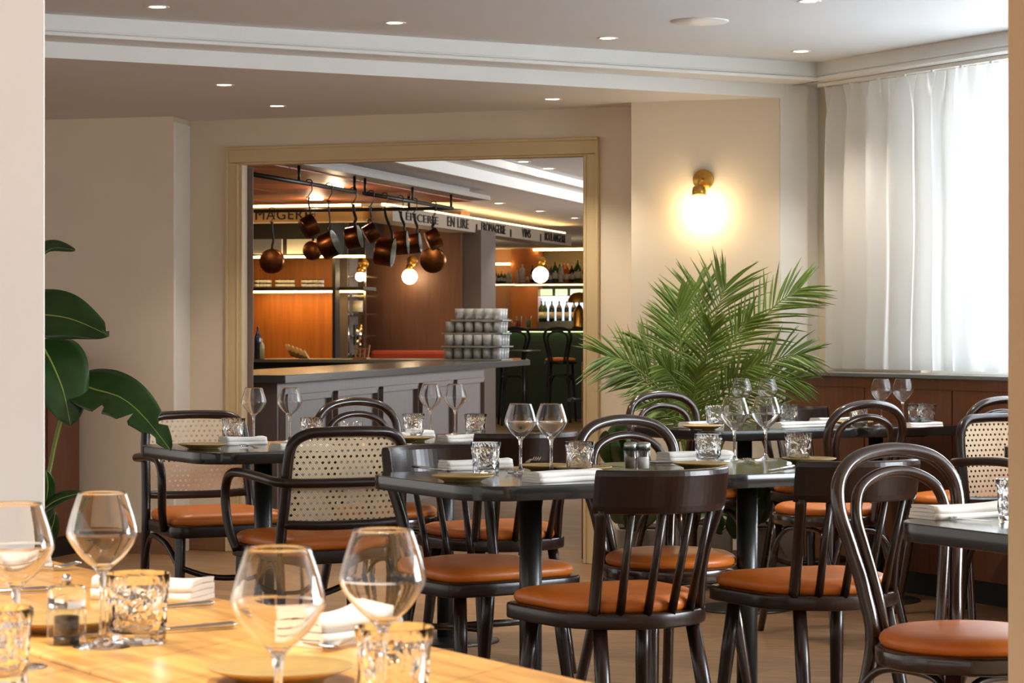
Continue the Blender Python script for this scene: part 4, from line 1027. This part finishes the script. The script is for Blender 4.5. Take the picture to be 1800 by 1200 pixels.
# hood and sign board
HC = Q(862, 352, 19.4); HZ = HC.z
h0 = Vector((HC.x, HC.y, 0)); far = 4.2
hp = [h0, h0 - BD * 6.3, h0 - BD * 6.3 - BE * 3.6, h0 - BE * 3.6]
t = thing('extractor_hood', 'large hanging extractor hood with copper tiled underside over the bar kitchen', 'extractor hood')
MB().prism([(p.x, p.y) for p in hp], HZ, HZ + 0.035).build('lip', M['hood'], t)
ins = [h0 - BE * .10 - BD * .25, h0 - BD * 6.2 - BE * .10, h0 - BD * 6.2 - BE * 3.5, h0 - BE * 3.5 - BD * .1]
MB().prism([(p.x, p.y) for p in ins], HZ + 0.035, 2.45).build('body', M['hood'], t)
mb = MB()
for i in range(12):
    for j in range(6):
        c = h0 - BE * (.42 + .52 * j) - BD * (5.9 - .7 * i)
        if i < 9: mb.box((c.x, c.y, HZ - 0.004), (0.505, 0.685, 0.008), AB)
mb.build('copper_tiles', M['cop_t'], t)
for k, (b, e) in enumerate(((2.2, 0.55), (4.6, .9), (0.8, 1.2), (3.2, 2.2), (1.4, 2.6))):
    c = h0 - BD * b - BE * e; r_ = MB().lathe([(0, -0.02), (0.06, -0.02), (0.065, -0.009), (0, -0.009)], 20).build('hood_light', M['lamp'], t); r_.location = (c.x, c.y, HZ)
    l = bpy.data.lights.new('tile_fill', 'POINT'); l.energy = 6; l.color = (1, .76, .48); l.shadow_soft_size = .05  # points added under the copper tiles to brighten them in place of bounce
    o = bpy.data.objects.new('tile_fill', l); COL.objects.link(o); o.location = (c.x, c.y, HZ - .10); o.parent = t
SGC = Q(690, 388, 19.9); s0 = Vector((SGC.x, SGC.y, 0)); SZ0, SZ1 = SGC.z, SGC.z + 0.125
s1 = s0 + BD * 6.2; s2 = s0 - BE * 3.2
t = thing('sign_beam', 'long grey sign beam with dark shop lettering and a glowing top edge, over the bar', 'sign')
MB().prism([(p.x, p.y) for p in (s0, s1, s1 - BE * .25, s0 - BE * .25 + BD * .2)], SZ0, SZ1).build('board', M['signgrey'], t)
mb = MB().bar(s0 + Vector((0, 0, SZ1 + .012)) - BE * .08, s1 + Vector((0, 0, SZ1 + .012)) - BE * .08, 0.03, 0.02); mb.build('light_strip', M['led'], t)
def letters(txt, parent, origin, dirv, size, name='lettering'):
    cu = bpy.data.curves.new(name, 'FONT'); cu.body = txt; cu.size = size; cu.extrude = 0.003; cu.align_x = 'LEFT'; cu.space_character = 1.12
    o = bpy.data.objects.new(name, cu); COL.objects.link(o); cu.materials.append(M['black']); o.parent = parent
    bpy.context.view_layer.update()
    me = bpy.data.meshes.new_from_object(o.evaluated_get(bpy.context.evaluated_depsgraph_get())); bpy.data.objects.remove(o)
    o = bpy.data.objects.new(name, me); COL.objects.link(o); o.parent = parent
    o.location = origin; o.rotation_euler = (math.pi / 2, 0, math.atan2(dirv.y, dirv.x)); return o
def along(px, o, d): k = (px - 900) / F; return (k * o.y - o.x) / (d.x - k * d.y)
def word(txt, parent, o, d, px0, px1, hz, out, z):
    a, b = along(px0, o, d), along(px1, o, d)
    l = letters(txt, parent, o + d * a + out + Vector((0, 0, z)), d, 1.0)
    xs = [q.co.x for q in l.data.vertices]; ys = [q.co.y for q in l.data.vertices]
    l.scale = (abs(b - a) / (max(xs) - min(xs)), hz / (max(ys) - min(min(ys), 0)), 1.0); return l
for txt, p0, p1 in (('ÉPICERIE', 712, 768), ('EN LIRE', 785, 822), ('|', 834.5, 836), ('FROMAGERIE', 845, 887), ('|', 894.5, 896), ('VINS', 917, 932), ('|', 948, 949), ('BOULANGERIE', 956.5, 993)):
    word(txt, t, s0, BD, p0, p1, 0.085 if txt != '|' else .075, BE * 0.006, SZ0 + 0.022)
t = thing('brass_sign_band', 'brass coloured sign band with large dark lettering behind the hanging pans', 'sign')
MB().prism([(p.x, p.y) for p in (s0 - BE * .26, s2, s2 + BD * .2, s0 - BE * .26 + BD * .2)], SZ0, SZ1).build('board', M['brassband'], t)
MB().bar(s0 - BE * .3 + Vector((0, 0, SZ1 + .012)) + BD * .06, s2 + Vector((0, 0, SZ1 + .012)) + BD * .06, 0.03, 0.02).build('light_strip', M['led'], t)
word("FROMAGERIE", t, s0 - BE * .26, BE, 398, 552, 0.085, -BD * .006, SZ0 + .022)
# hanging rails and copper pans
r0 = Q(795, 366, 18.6); RZ = r0.z
t = thing('pan_rail', 'black hanging rail frame carrying the copper pans', 'pan rail')
rA = r0 - BD * 2.12; rB = r0 - BD * 2.30; rC = r0 - BD * 4.5
for a, b in ((r0, rA), (rB, rC)): MB().tube([a, b], 0.014, 8).build('front_rail', M['castiron'], t)
MB().tube([r0 + BD * .02, r0 - BE * 3.0], 0.014, 8).build('rear_rail', M['castiron'], t)
for q in (.03, 1.02, 2.10, 2.32, 3.41): MB().tube([r0 - BD * q, r0 - BD * q + Vector((0, 0, HZ - RZ))], 0.010, 6).build('hanger', M['castiron'], t)
MB().tube([r0 - BE * .35, r0 - BE * .35 + Vector((0, 0, HZ - RZ))], 0.010, 6).build('hanger', M['castiron'], t)
def pan(px, ytop, yb0, yb1, wpx, onfront, tilt, turn, lab, flat=False):
    # hung by its handle; the body hangs below, turned so that its mouth faces right
    if onfront:
        k = (px - 900) / F; q = (r0.x - k * r0.y) / (BD.x - k * BD.y); c = r0 - BD * q
    else:
        k = (px - 900) / F; q = (r0.x - k * r0.y) / (BE.x - k * BE.y); c = r0 - BE * q
    Y = c.y; sc = Y / F; c = Vector((c.x, c.y, 0)); top = RZ
    zb = CZ - ((yb0 + yb1) / 2 - H) * sc; R_ = wpx / 2 * sc; hb = (yb1 - yb0) / 2 * sc
    t = thing('copper_frying_pan' if flat else 'copper_saucepan', lab, 'pan', 'copper pans on the hanging rail', (c.x, c.y, top), 0)
    dep = 0.05 if flat else R_ * 1.25
    ax = Vector((math.cos(turn), math.sin(turn), 0)) * math.cos(tilt) + Vector((0, 0, math.sin(tilt)))
    cen = Vector((0, 0, zb - top)); b0_ = cen - ax * dep / 2
    prof = [(0, 0), (R_ * .90, 0), (R_ * .98, dep * .08), (R_, dep), (R_ * .97, dep), (R_ * .95, dep * .12), (0, dep * .08)]
    MB().lathe(prof[:4], 26, c=b0_, axis=ax).build('pan_body', M['copper'], t)
    MB().lathe([(R_ * 1.002, dep), (R_ * .96, dep), (R_ * .94, dep * .1), (0, dep * .07)], 26, c=b0_, axis=ax).build('tin_lining', M['tin'], t)
    upv = (Vector((0, 0, 1)) - ax * ax.z).normalized(); rim = b0_ + ax * dep * .8 + upv * R_
    MB().tube(spline([rim - upv * .03, rim + upv * .02, rim.lerp(Vector((0, 0, -.10)), .35) + Vector((0.01, 0, 0)), rim.lerp(Vector((0, 0, -.10)), .75), Vector((0, 0, -.085))], 5), [.012, .012] + [.010] * 19, 8, flat=.5).build('handle', M['castiron'], t)
    hk = [Vector((math.cos(a_) * .022, 0, .006 + math.sin(a_) * .022)) for a_ in [math.radians(d_) for d_ in range(-30, 200, 23)]]
    MB().tube(hk[::-1] + [Vector((0.02, 0, -.04)), Vector((0, 0, -.075)), Vector((-.014, 0, -.088)), Vector((-.004, 0, -.10)), Vector((.012, 0, -.092))], 0.0035, 6).build('hook', M['castiron'], t)
    return t
PR = math.radians
pan(478, 0, 436, 482, 44, False, PR(4), PR(78), 'copper frying pan at the far left of the rail, flat base towards us', True)
pan(549, 0, 421, 459, 34, False, PR(0), PR(70), 'dark frying pan in the second place from left on the rear rail', True)
pan(543, 0, 380, 416, 38, True, PR(28), PR(20), 'copper saucepan nearest the left on the front rail, tilted')
pan(578, 0, 405, 457, 46, True, PR(22), PR(-12), 'large copper saucepan with its open mouth showing, third from left')
pan(621, 0, 396, 440, 40, True, PR(12), PR(-8), 'copper saucepan hanging just left of the front rail gap')
pan(652, 0, 394, 426, 34, True, PR(30), PR(10), 'small copper saucepan just right of the rail gap')
pan(676, 0, 415, 469, 50, True, PR(-8), PR(-6), 'biggest deep copper saucepan, hanging lowest near the middle')
pan(704, 0, 402, 452, 42, True, PR(4), PR(-4), 'copper saucepan with a bright tin lining right of the biggest one')
pan(728, 0, 408, 448, 36, True, PR(6), PR(-6), 'copper saucepan second from the right of the front rail')
pan(762, 0, 403, 438, 36, True, PR(25), PR(10), 'small copper saucepan at the right end of the front rail')
pan(761, 0, 434, 480, 46, False, PR(4), PR(75), 'copper frying pan at the right end, flat base towards us', True)
# kitchen counter in front
c0 = Q(932, 632, 19.9); CTZ = c0.z; CT = Vector((c0.x, c0.y, 0)); cd = Vector((0.2, 1, 0)).normalized(); ce = Vector((cd.y, -cd.x, 0))
n0 = CT - cd * 7.0
t = thing('bar_counter', 'long bar counter with dark slate top and panelled mauve grey front beyond the doorway', 'counter')
def cpt(a, b, z=0): return CT - cd * a - ce * b + Vector((0, 0, z))
MB().prism([(p.x, p.y) for p in (cpt(0, 0), cpt(7.0, 0), cpt(7.0, .75), cpt(0, .75))], CTZ - 0.045, CTZ).build('worktop', M['counter'], t, bevel=0.004)
MB().prism([(p.x, p.y) for p in (cpt(1.55, .06), cpt(6.95, .06), cpt(6.95, .72), cpt(1.55, .72))], 0, CTZ - 0.046).build('body', M['cfront'], t)
mb = MB()
for k in range(5):
    a_, b_ = 1.62 + 1.07 * k, 1.62 + 1.07 * k + 1.0
    for z in (0.12, CTZ - 0.13): mb.bar(cpt(a_ + .03, .05, z), cpt(b_ - .03, .05, z), 0.03, 0.035)
    for q in (a_ + .03, b_ - .03): mb.bar(cpt(q, .05, .12), cpt(q, .05, CTZ - .13), 0.03, 0.035)
mb.build('panel_moulding', M['cfront'], t)
MB().tube([cpt(.5, .35), cpt(.5, .35, CTZ - .05)], 0.03, 14).build('support_post', M['iron'], t)
t = thing('rear_counter', 'black back counter with pale steel edge behind the bar counter', 'counter')
bbox(MB(), 425, 790, 636, 760, 20.6, 0.7).build('body', M['black'], t)
bbox(MB(), 425, 790, 631.5, 637, 20.5, 0.8).build('worktop', M['tin'], t)
t = tag(bbox(MB(), 648, 800, 616, 803, 21.9, 0.25).build('banquette_back', M['banq'], bevel=0.03), 'rust red banquette back against the brown wall behind the glass racks', 'banquette')
# racks of tumblers
tk = MB().lathe([(0, 0), (0.033, 0), (0.038, 0.088), (0.0355, 0.088), (0.031, 0.012), (0, 0.012)], 12).build('stacked_tumbler', M['glassb'])
tag(tk, 'clear tumbler in the rows of the stacked glass trays on the bar counter', 'tumbler', 'tumblers in the stacked trays'); TK = Kind(tk)
rk = Q(838, 632, 19.2); rk.z = CTZ
for lay, (nx, ny, px) in enumerate(((6, 4, 838), (6, 4, 839), (6, 3, 838), (5, 3, 846))):
    k = (px - 900) / F; ctr = Vector((k * 19.3, 19.3, 0)); z = CTZ + 0.004 + lay * 0.104
    tr_ = MB(frame((ctr.x, ctr.y, z), AB)).box((0, 0, 0.005), (nx * .079 + .03, ny * .079 + .03, 0.010)).build('glass_tray', M['tin'])
    tag(tr_, ('bottom', 'second', 'third', 'topmost')[lay] + ' metal tray of the stacked clear tumblers on the bar counter', 'tray', 'stacked glass trays')
    for i in range(nx):
        for j in range(ny):
            p = ctr + BE * (i - (nx - 1) / 2) * .079 + BD * (j - (ny - 1) / 2) * .079; TK.put((p.x, p.y, z + 0.0102), 0)
# things on the counter
p = Q(451, 638, 20.75)
def bottle_mesh(mb, r_, h, neck=.3, hn=.36): return mb.lathe([(0, 0), (r_, 0), (r_, h * (1 - hn) * .94), (r_ * .85, h * (1 - hn * .8)), (r_ * neck, h * (1 - hn * .45)), (r_ * neck, h * .985), (0, h)], 14)
M['bluebottle'] = mat('dark_blue_bottle', (24, 44, 70), 0.12, coat=.5); M['ambervin'] = mat('clear_pale_bottle', (196, 190, 150), 0.15)
zt = CZ - (631.5 - H) / F * 20.5
for px, hpx, wpx, m_, lab in ((453, 58, 13, 'bluebottle', 'dark blue bottle beside the door hinge on the back counter'), (459.5, 36, 11, 'ambervin', 'pale bottle with pouring spout beside the dark blue bottle')):
    p = Q(px, 0, 20.75); tag(bottle_mesh(MB(), wpx / 2 / F * 20.7, hpx / F * 20.7).build('bottle', M[m_]), lab, 'bottle').location = (p.x, p.y, zt)
M['bread'] = mat('crusty_bread', (206, 160, 92), 0.8, vary=.4, vscale=30, bump=.3, bscale=40)
br = thing('bread_loaf', 'sliced loaf of bread leaning on the back counter', 'bread', None, (Q(517, 0, 20.7).x, 20.7, zt))
for k in range(5):
    x = -.075 + .034 * k; mb = MB(); out = [(.10 * math.cos(a_) * (1.0 if math.sin(a_) > 0 else .8), .075 + .055 * math.sin(a_)) for a_ in [2 * math.pi * i / 18 for i in range(18)]]
    vs = [(x + .55 * (.13 - z) * .9 + dx, y, max(z - .016 * k * .8, .004)) for dx in (0, .028) for y, z in out]
    n = 18; mb.add(vs, [tuple(range(n - 1, -1, -1)), tuple(range(n, 2 * n))] + [(i, (i + 1) % n, n + (i + 1) % n, n + i) for i in range(n)], False); mb.build('slice', M['bread'], br)
M['rackwood'] = mat('pale_wood_rack', (176, 120, 72), .6, vary=.2)
rw = thing('wooden_rack', 'small slatted wooden rack standing on the back counter', 'rack', None, (Q(635, 0, 20.6).x, 20.6, zt), AB)
MB().box((0, 0, .008), (.13, .10, .016)).build('base', M['rackwood'], rw)
for x in (-.055, -.018, .018, .055): MB().bar((x, .01, .014), (x * 1.1, .035, .10 + .02 * (abs(x) > .05)), .014, .010).build('slat', M['rackwood'], rw)
MB().bar((-.06, .034, .088), (.06, .034, .088), .014).build('top_rail', M['rackwood'], rw)
# far bar
YB = 31.4
t = thing('back_bar_counter', 'dark green bar front with a lit upper edge and black top at the far end', 'counter')
bbox(MB(), 850, 1140, 584, 738, YB, 0.6).build('body', M['green'], t); bbox(MB(), 846, 1144, 577, 582, YB - .18, 0.85).build('worktop', M['black'], t)
bbox(MB(), 850, 1140, 582.3, 583.6, YB - .06, 0.04).build('light_strip', glow('soft_green_led', (206, 220, 150), 2.2), t)
struct(bbox(MB(), 846, 1160, 425, 600, 34.2, 0.15).build('wall_far.001', M['creamtile']))
struct(bbox(MB(), 846, 910, 425, 590, 33.6, 0.1).build('wall_far.002', mat('pink_taupe_panel', (178, 134, 106), 0.5)))
struct(bbox(MB(), 898, 946, 436, 584, 33.3, 0.25).build('pillar_back.003', mat('copper_brown_column', (176, 112, 70), 0.35, metal=.3)))
t = thing('bottle_shelf', 'long lit shelf full of bottles above the far bar fridge', 'shelf')
bbox(MB(), 903, 1140, 495.5, 499, 32.7, 0.45).build('board', M['redwood'], t); bbox(MB(), 903, 1140, 499.3, 500.8, 32.75, .05).build('light_strip', M['led'], t)
bbox(MB(), 936, 1140, 437, 439.5, 33.0, .05).build('top_light', M['led'], t)
t = thing('bottle_shelf', 'short lit shelf of small bottles beside the taupe column', 'shelf')
bbox(MB(), 840, 903, 497, 499.5, 32.7, .4).build('board', M['redwood'], t); bbox(MB(), 840, 903, 499.7, 501, 32.75, .05).build('light_strip', M['led'], t); bbox(MB(), 846, 896, 462, 465.5, 33.3, .05).build('top_light', M['led'], t)
cols = {'green bottle': (52, 84, 34), 'amber bottle': (186, 104, 30), 'dark bottle': (34, 30, 26), 'clear bottle': (206, 206, 196), 'red bottle': (160, 40, 24), 'blue bottle': (60, 90, 150), 'yellow bottle': (206, 168, 60)}
protos = {}
for nm, c in cols.items():
    t = thing('bottle', 'x', 'bottle'); hh = .30
    bottle_mesh(MB(), .038, hh).build('body', mat(nm.replace(' ', '_'), c, .14, coat=.4), t)
    MB().lathe([(.0386, .05), (.0386, .14), (.0380, .14), (.0380, .05)], 14, close=True).build('paper_label', mat('bottle_label', (216, 208, 190), .7) if 'bl' not in M else M['bl'], t)
    protos[nm] = Kind(t)
rb = random.Random(5); names = list(cols); zs = CZ - (495.5 - H) / F * 32.7
def put_bottle(nm, px, Y, z, hpx, lab, g):
    p = Q(px, 0, Y); s = hpx / F * Y / .30; protos[nm].put((p.x, p.y, z), 0, lab, g, (s * rb.uniform(.9, 1.15), s * 1.0, s))
for k, (px, h_, nm) in enumerate(((967, 26, 'blue bottle'), (976, 36, 'green bottle'), (986, 34, 'clear bottle'), (996, 28, 'amber bottle'), (1005, 30, 'dark bottle'), (1016, 40, 'green bottle'), (1026, 30, 'amber bottle'), (1037, 34, 'red bottle'))):
    put_bottle(nm, px, 32.78, zs, h_, nm + ' in the front row of the long lit bottle shelf', 'bottles in the front row of the long shelf')
for k in range(11):
    nm = rb.choice(names); put_bottle(nm, 962 + 7.2 * k, 32.98, zs, rb.uniform(24, 36), nm + ' in the back row of the long lit bottle shelf', 'bottles in the back row of the long shelf')
for k in range(4):
    nm = ('clear bottle', 'clear bottle', 'amber bottle', 'dark bottle')[k]; put_bottle(nm, 909 + 9 * k, 32.8, zs, (22, 32, 20, 30)[k], nm + ' on the shelf before the copper brown column', 'bottles before the copper column')
for k in range(7):
    nm = rb.choice(names); put_bottle(nm, 866 + 5.2 * k, 32.82, CZ - (497 - H) / F * 32.7, rb.uniform(15, 25), nm + ' on the short lit shelf', 'bottles on the short shelf')
# fridge with wine bottles
t = thing('wine_fridge', 'black glass-fronted wine fridge glowing white behind the far bar', 'fridge')
fr_l = glow('fridge_light', (206, 226, 246), 0.75)
bbox(MB(), 942, 1062, 503, 578, 33.4, .4).build('body', M['black'], t)
bbox(MB(), 949, 1058, 524, 574, 33.36, .03).build('lit_interior', fr_l, t)
for a, b in ((949, 970), (976, 996.5), (1002.5, 1024)): bbox(MB(), a, b, 508, 519, 33.36, .03).build('header_window', glow('fridge_header', (190, 214, 170), .8), t)
bbox(MB(), 948, 1058, 520.5, 523, 33.3, .05).build('light_strip', glow('cold_led', (226, 240, 255), 2.2), t)
zf = CZ - (563 - H) / F * 33.2
for k, px in enumerate((952, 958, 970, 983, 996, 1009)): put_bottle('green bottle' if k < 2 else 'dark bottle', px, 33.2, zf - .02, 37, ('green' if k < 2 else 'dark') + ' wine bottle inside the glowing fridge', 'wine bottles in the fridge')
bbox(MB(), 946, 1060, 563.5, 577, 33.1, .25).build('bottom_shelf', M['tin'], t)
# dome lamp, glasses and drinks on the bar top
zb = CZ - (577 - H) / F * (YB - .18)
p = Q(1018, 0, YB); t = thing('dome_table_lamp', 'brass dome table lamp standing on the far bar', 'table lamp', None, (p.x, p.y, zb))
MB().lathe([(0, 0), (.09, 0), (.085, .03), (.07, .22), (.03, .29), (.012, .31), (.012, .36), (0, .36)], 20).build('base', M['brass'], t)
MB().lathe([(.155, .335), (.15, .37), (.125, .42), (.08, .46), (0, .475), (0, .465), (.076, .45), (.12, .41), (.143, .365), (.147, .335)], 28).build('lamp_shade', M['brass'], t)
for px, h_, c, lab in ((912, 22, (178, 60, 24), 'tall orange drink on the far bar'), (929, 22, (70, 130, 80), 'tall green drink on the far bar'), (904, 16, (190, 110, 40), 'short amber drink on the far bar'), (889, 18, (190, 190, 180), 'clear jug on the far bar beside the glass trays')):
    p = Q(px, 0, YB); r_ = 5.2 / F * YB; hz = h_ / F * YB
    t = thing('drink_glass', lab, 'drink', None, (p.x, p.y, zb))
    MB().lathe([(0, 0), (r_ * .8, 0), (r_, hz), (r_ * .92, hz), (r_ * .74, .01), (0, .01)], 16).build('glass', M['thin'], t)
    MB().lathe([(0, .0105), (r_ * .73, .0105), (r_ * .84, hz * .62), (0, hz * .62)], 14).build('drink', mat('drink', c, .2), t)
p = Q(868, 0, YB + .1); tag(MB().lathe(sp2([(0, 0), (.06, .0), (.075, .06), (.06, .12), (.065, .16), (.05, .17), (0, .17)], 3), 18).build('lantern', M['brass']), 'small brass lantern on the far bar beside the column', 'lantern').location = (p.x, p.y, zb)
# bar stools
BST = bentwood_chair('castiron', 0.305, 'bar_stool', 'bentwood bar stools')
p = Q(985, 0, 30.3); BST.put((p.x, p.y, 0), AB - math.pi * 0 + .1, 'bentwood bar stool with tan seat at the dark green bar'); 
p = Q(903, 0, 29.4); BST.put((p.x, p.y, 0), AB + .35, 'bentwood bar stool partly hidden behind the glass trays')
p = Q(921, 615, 27.5)
t = thing('small_round_table', 'small high round table with pale top beyond the counter end', 'table', None, (Q(921, 0, 27.5).x, 27.5, 0))
MB().lathe([(0, p.z - .015), (.19, p.z - .015), (.19, p.z), (0, p.z)], 28).build('table_top', M['tin'], t); MB().lathe([(0, .012), (.025, .012), (.025, p.z - .016), (0, p.z - .016)], 14).build('pedestal', M['iron'], t); MB().lathe([(0, 0), (.18, 0), (.18, .011), (0, .011)], 24).build('base', M['iron'], t)
# pepper grinder like black container by the trays
p = Q(907, 0, 20.2)
# open door leaf at the left of the doorway and the low panel at its right
hx_ = Q(438.5, 600, 12.64); ld = Vector((hx_.x, hx_.y, 0)).normalized()
d2 = struct(thing('door_1', 'brown door leaf swung open at the left of the doorway, seen edge-on', 'door'))
M['doorgrey'] = mat('grey_brown_door', (122, 104, 92), .5, vary=.1)
la = math.atan2(ld.y, ld.x); mbm = frame((hx_.x, hx_.y, 0), la)
MB(mbm).box((.44, 0, 1.005), (.88, .040, 1.99)).build('leaf', M['doorgrey'], d2, bevel=.003)
MB(mbm).box((.02, .029, 1.005), (.04, .016, 1.99)).build('gap_shade', M['black'], d2)  # black strip paints the shade in the gap beside the leaf
for z in (1.80, 1.62, 0.98, .25): MB(mbm).box((-.004, .024, z), (.012, .016, .09)).build('hinge', M['steel'], d2)
q0 = Q(1024, 636, 12.15)
t = thing('low_wooden_gate', 'low brown wooden gate with a black lever handle at the right door jamb', 'gate', None, (q0.x + .012, q0.y, 0), math.atan2(.97, .25))
MB().box((.15, 0, q0.z / 2), (.30, .036, q0.z)).build('panel', M['redwood'], t, bevel=.003)
MB().tube([(.0, .018, .80), (.0, .06, .80), (-.002, .075, .80)], .009, 8).build('handle', M['iron'], t)
MB().tube([(-.06, .068, .80), (.05, .068, .80)], .010, 8).build('lever', M['iron'], t)
# bar room lamps
for px, py, z, lab in ((920, 284, 2.42, 'distant round lit downlight above the doorway, first in the raised bar ceiling'), (964, 296, 2.42, 'distant round lit downlight second in the raised bar ceiling'),
                       (877, 357, 2.27, 'distant downlight right of the hood end in the low bar ceiling'), (949, 371, 2.27, 'distant downlight in the middle of the low bar ceiling'), (1010, 383, 2.27, 'distant downlight furthest right in the low bar ceiling')):
    p = P(px, py, z); DL.put((p.x, p.y, z), 0, lab, 'bar room downlights', (1.25, 1.25, 1))
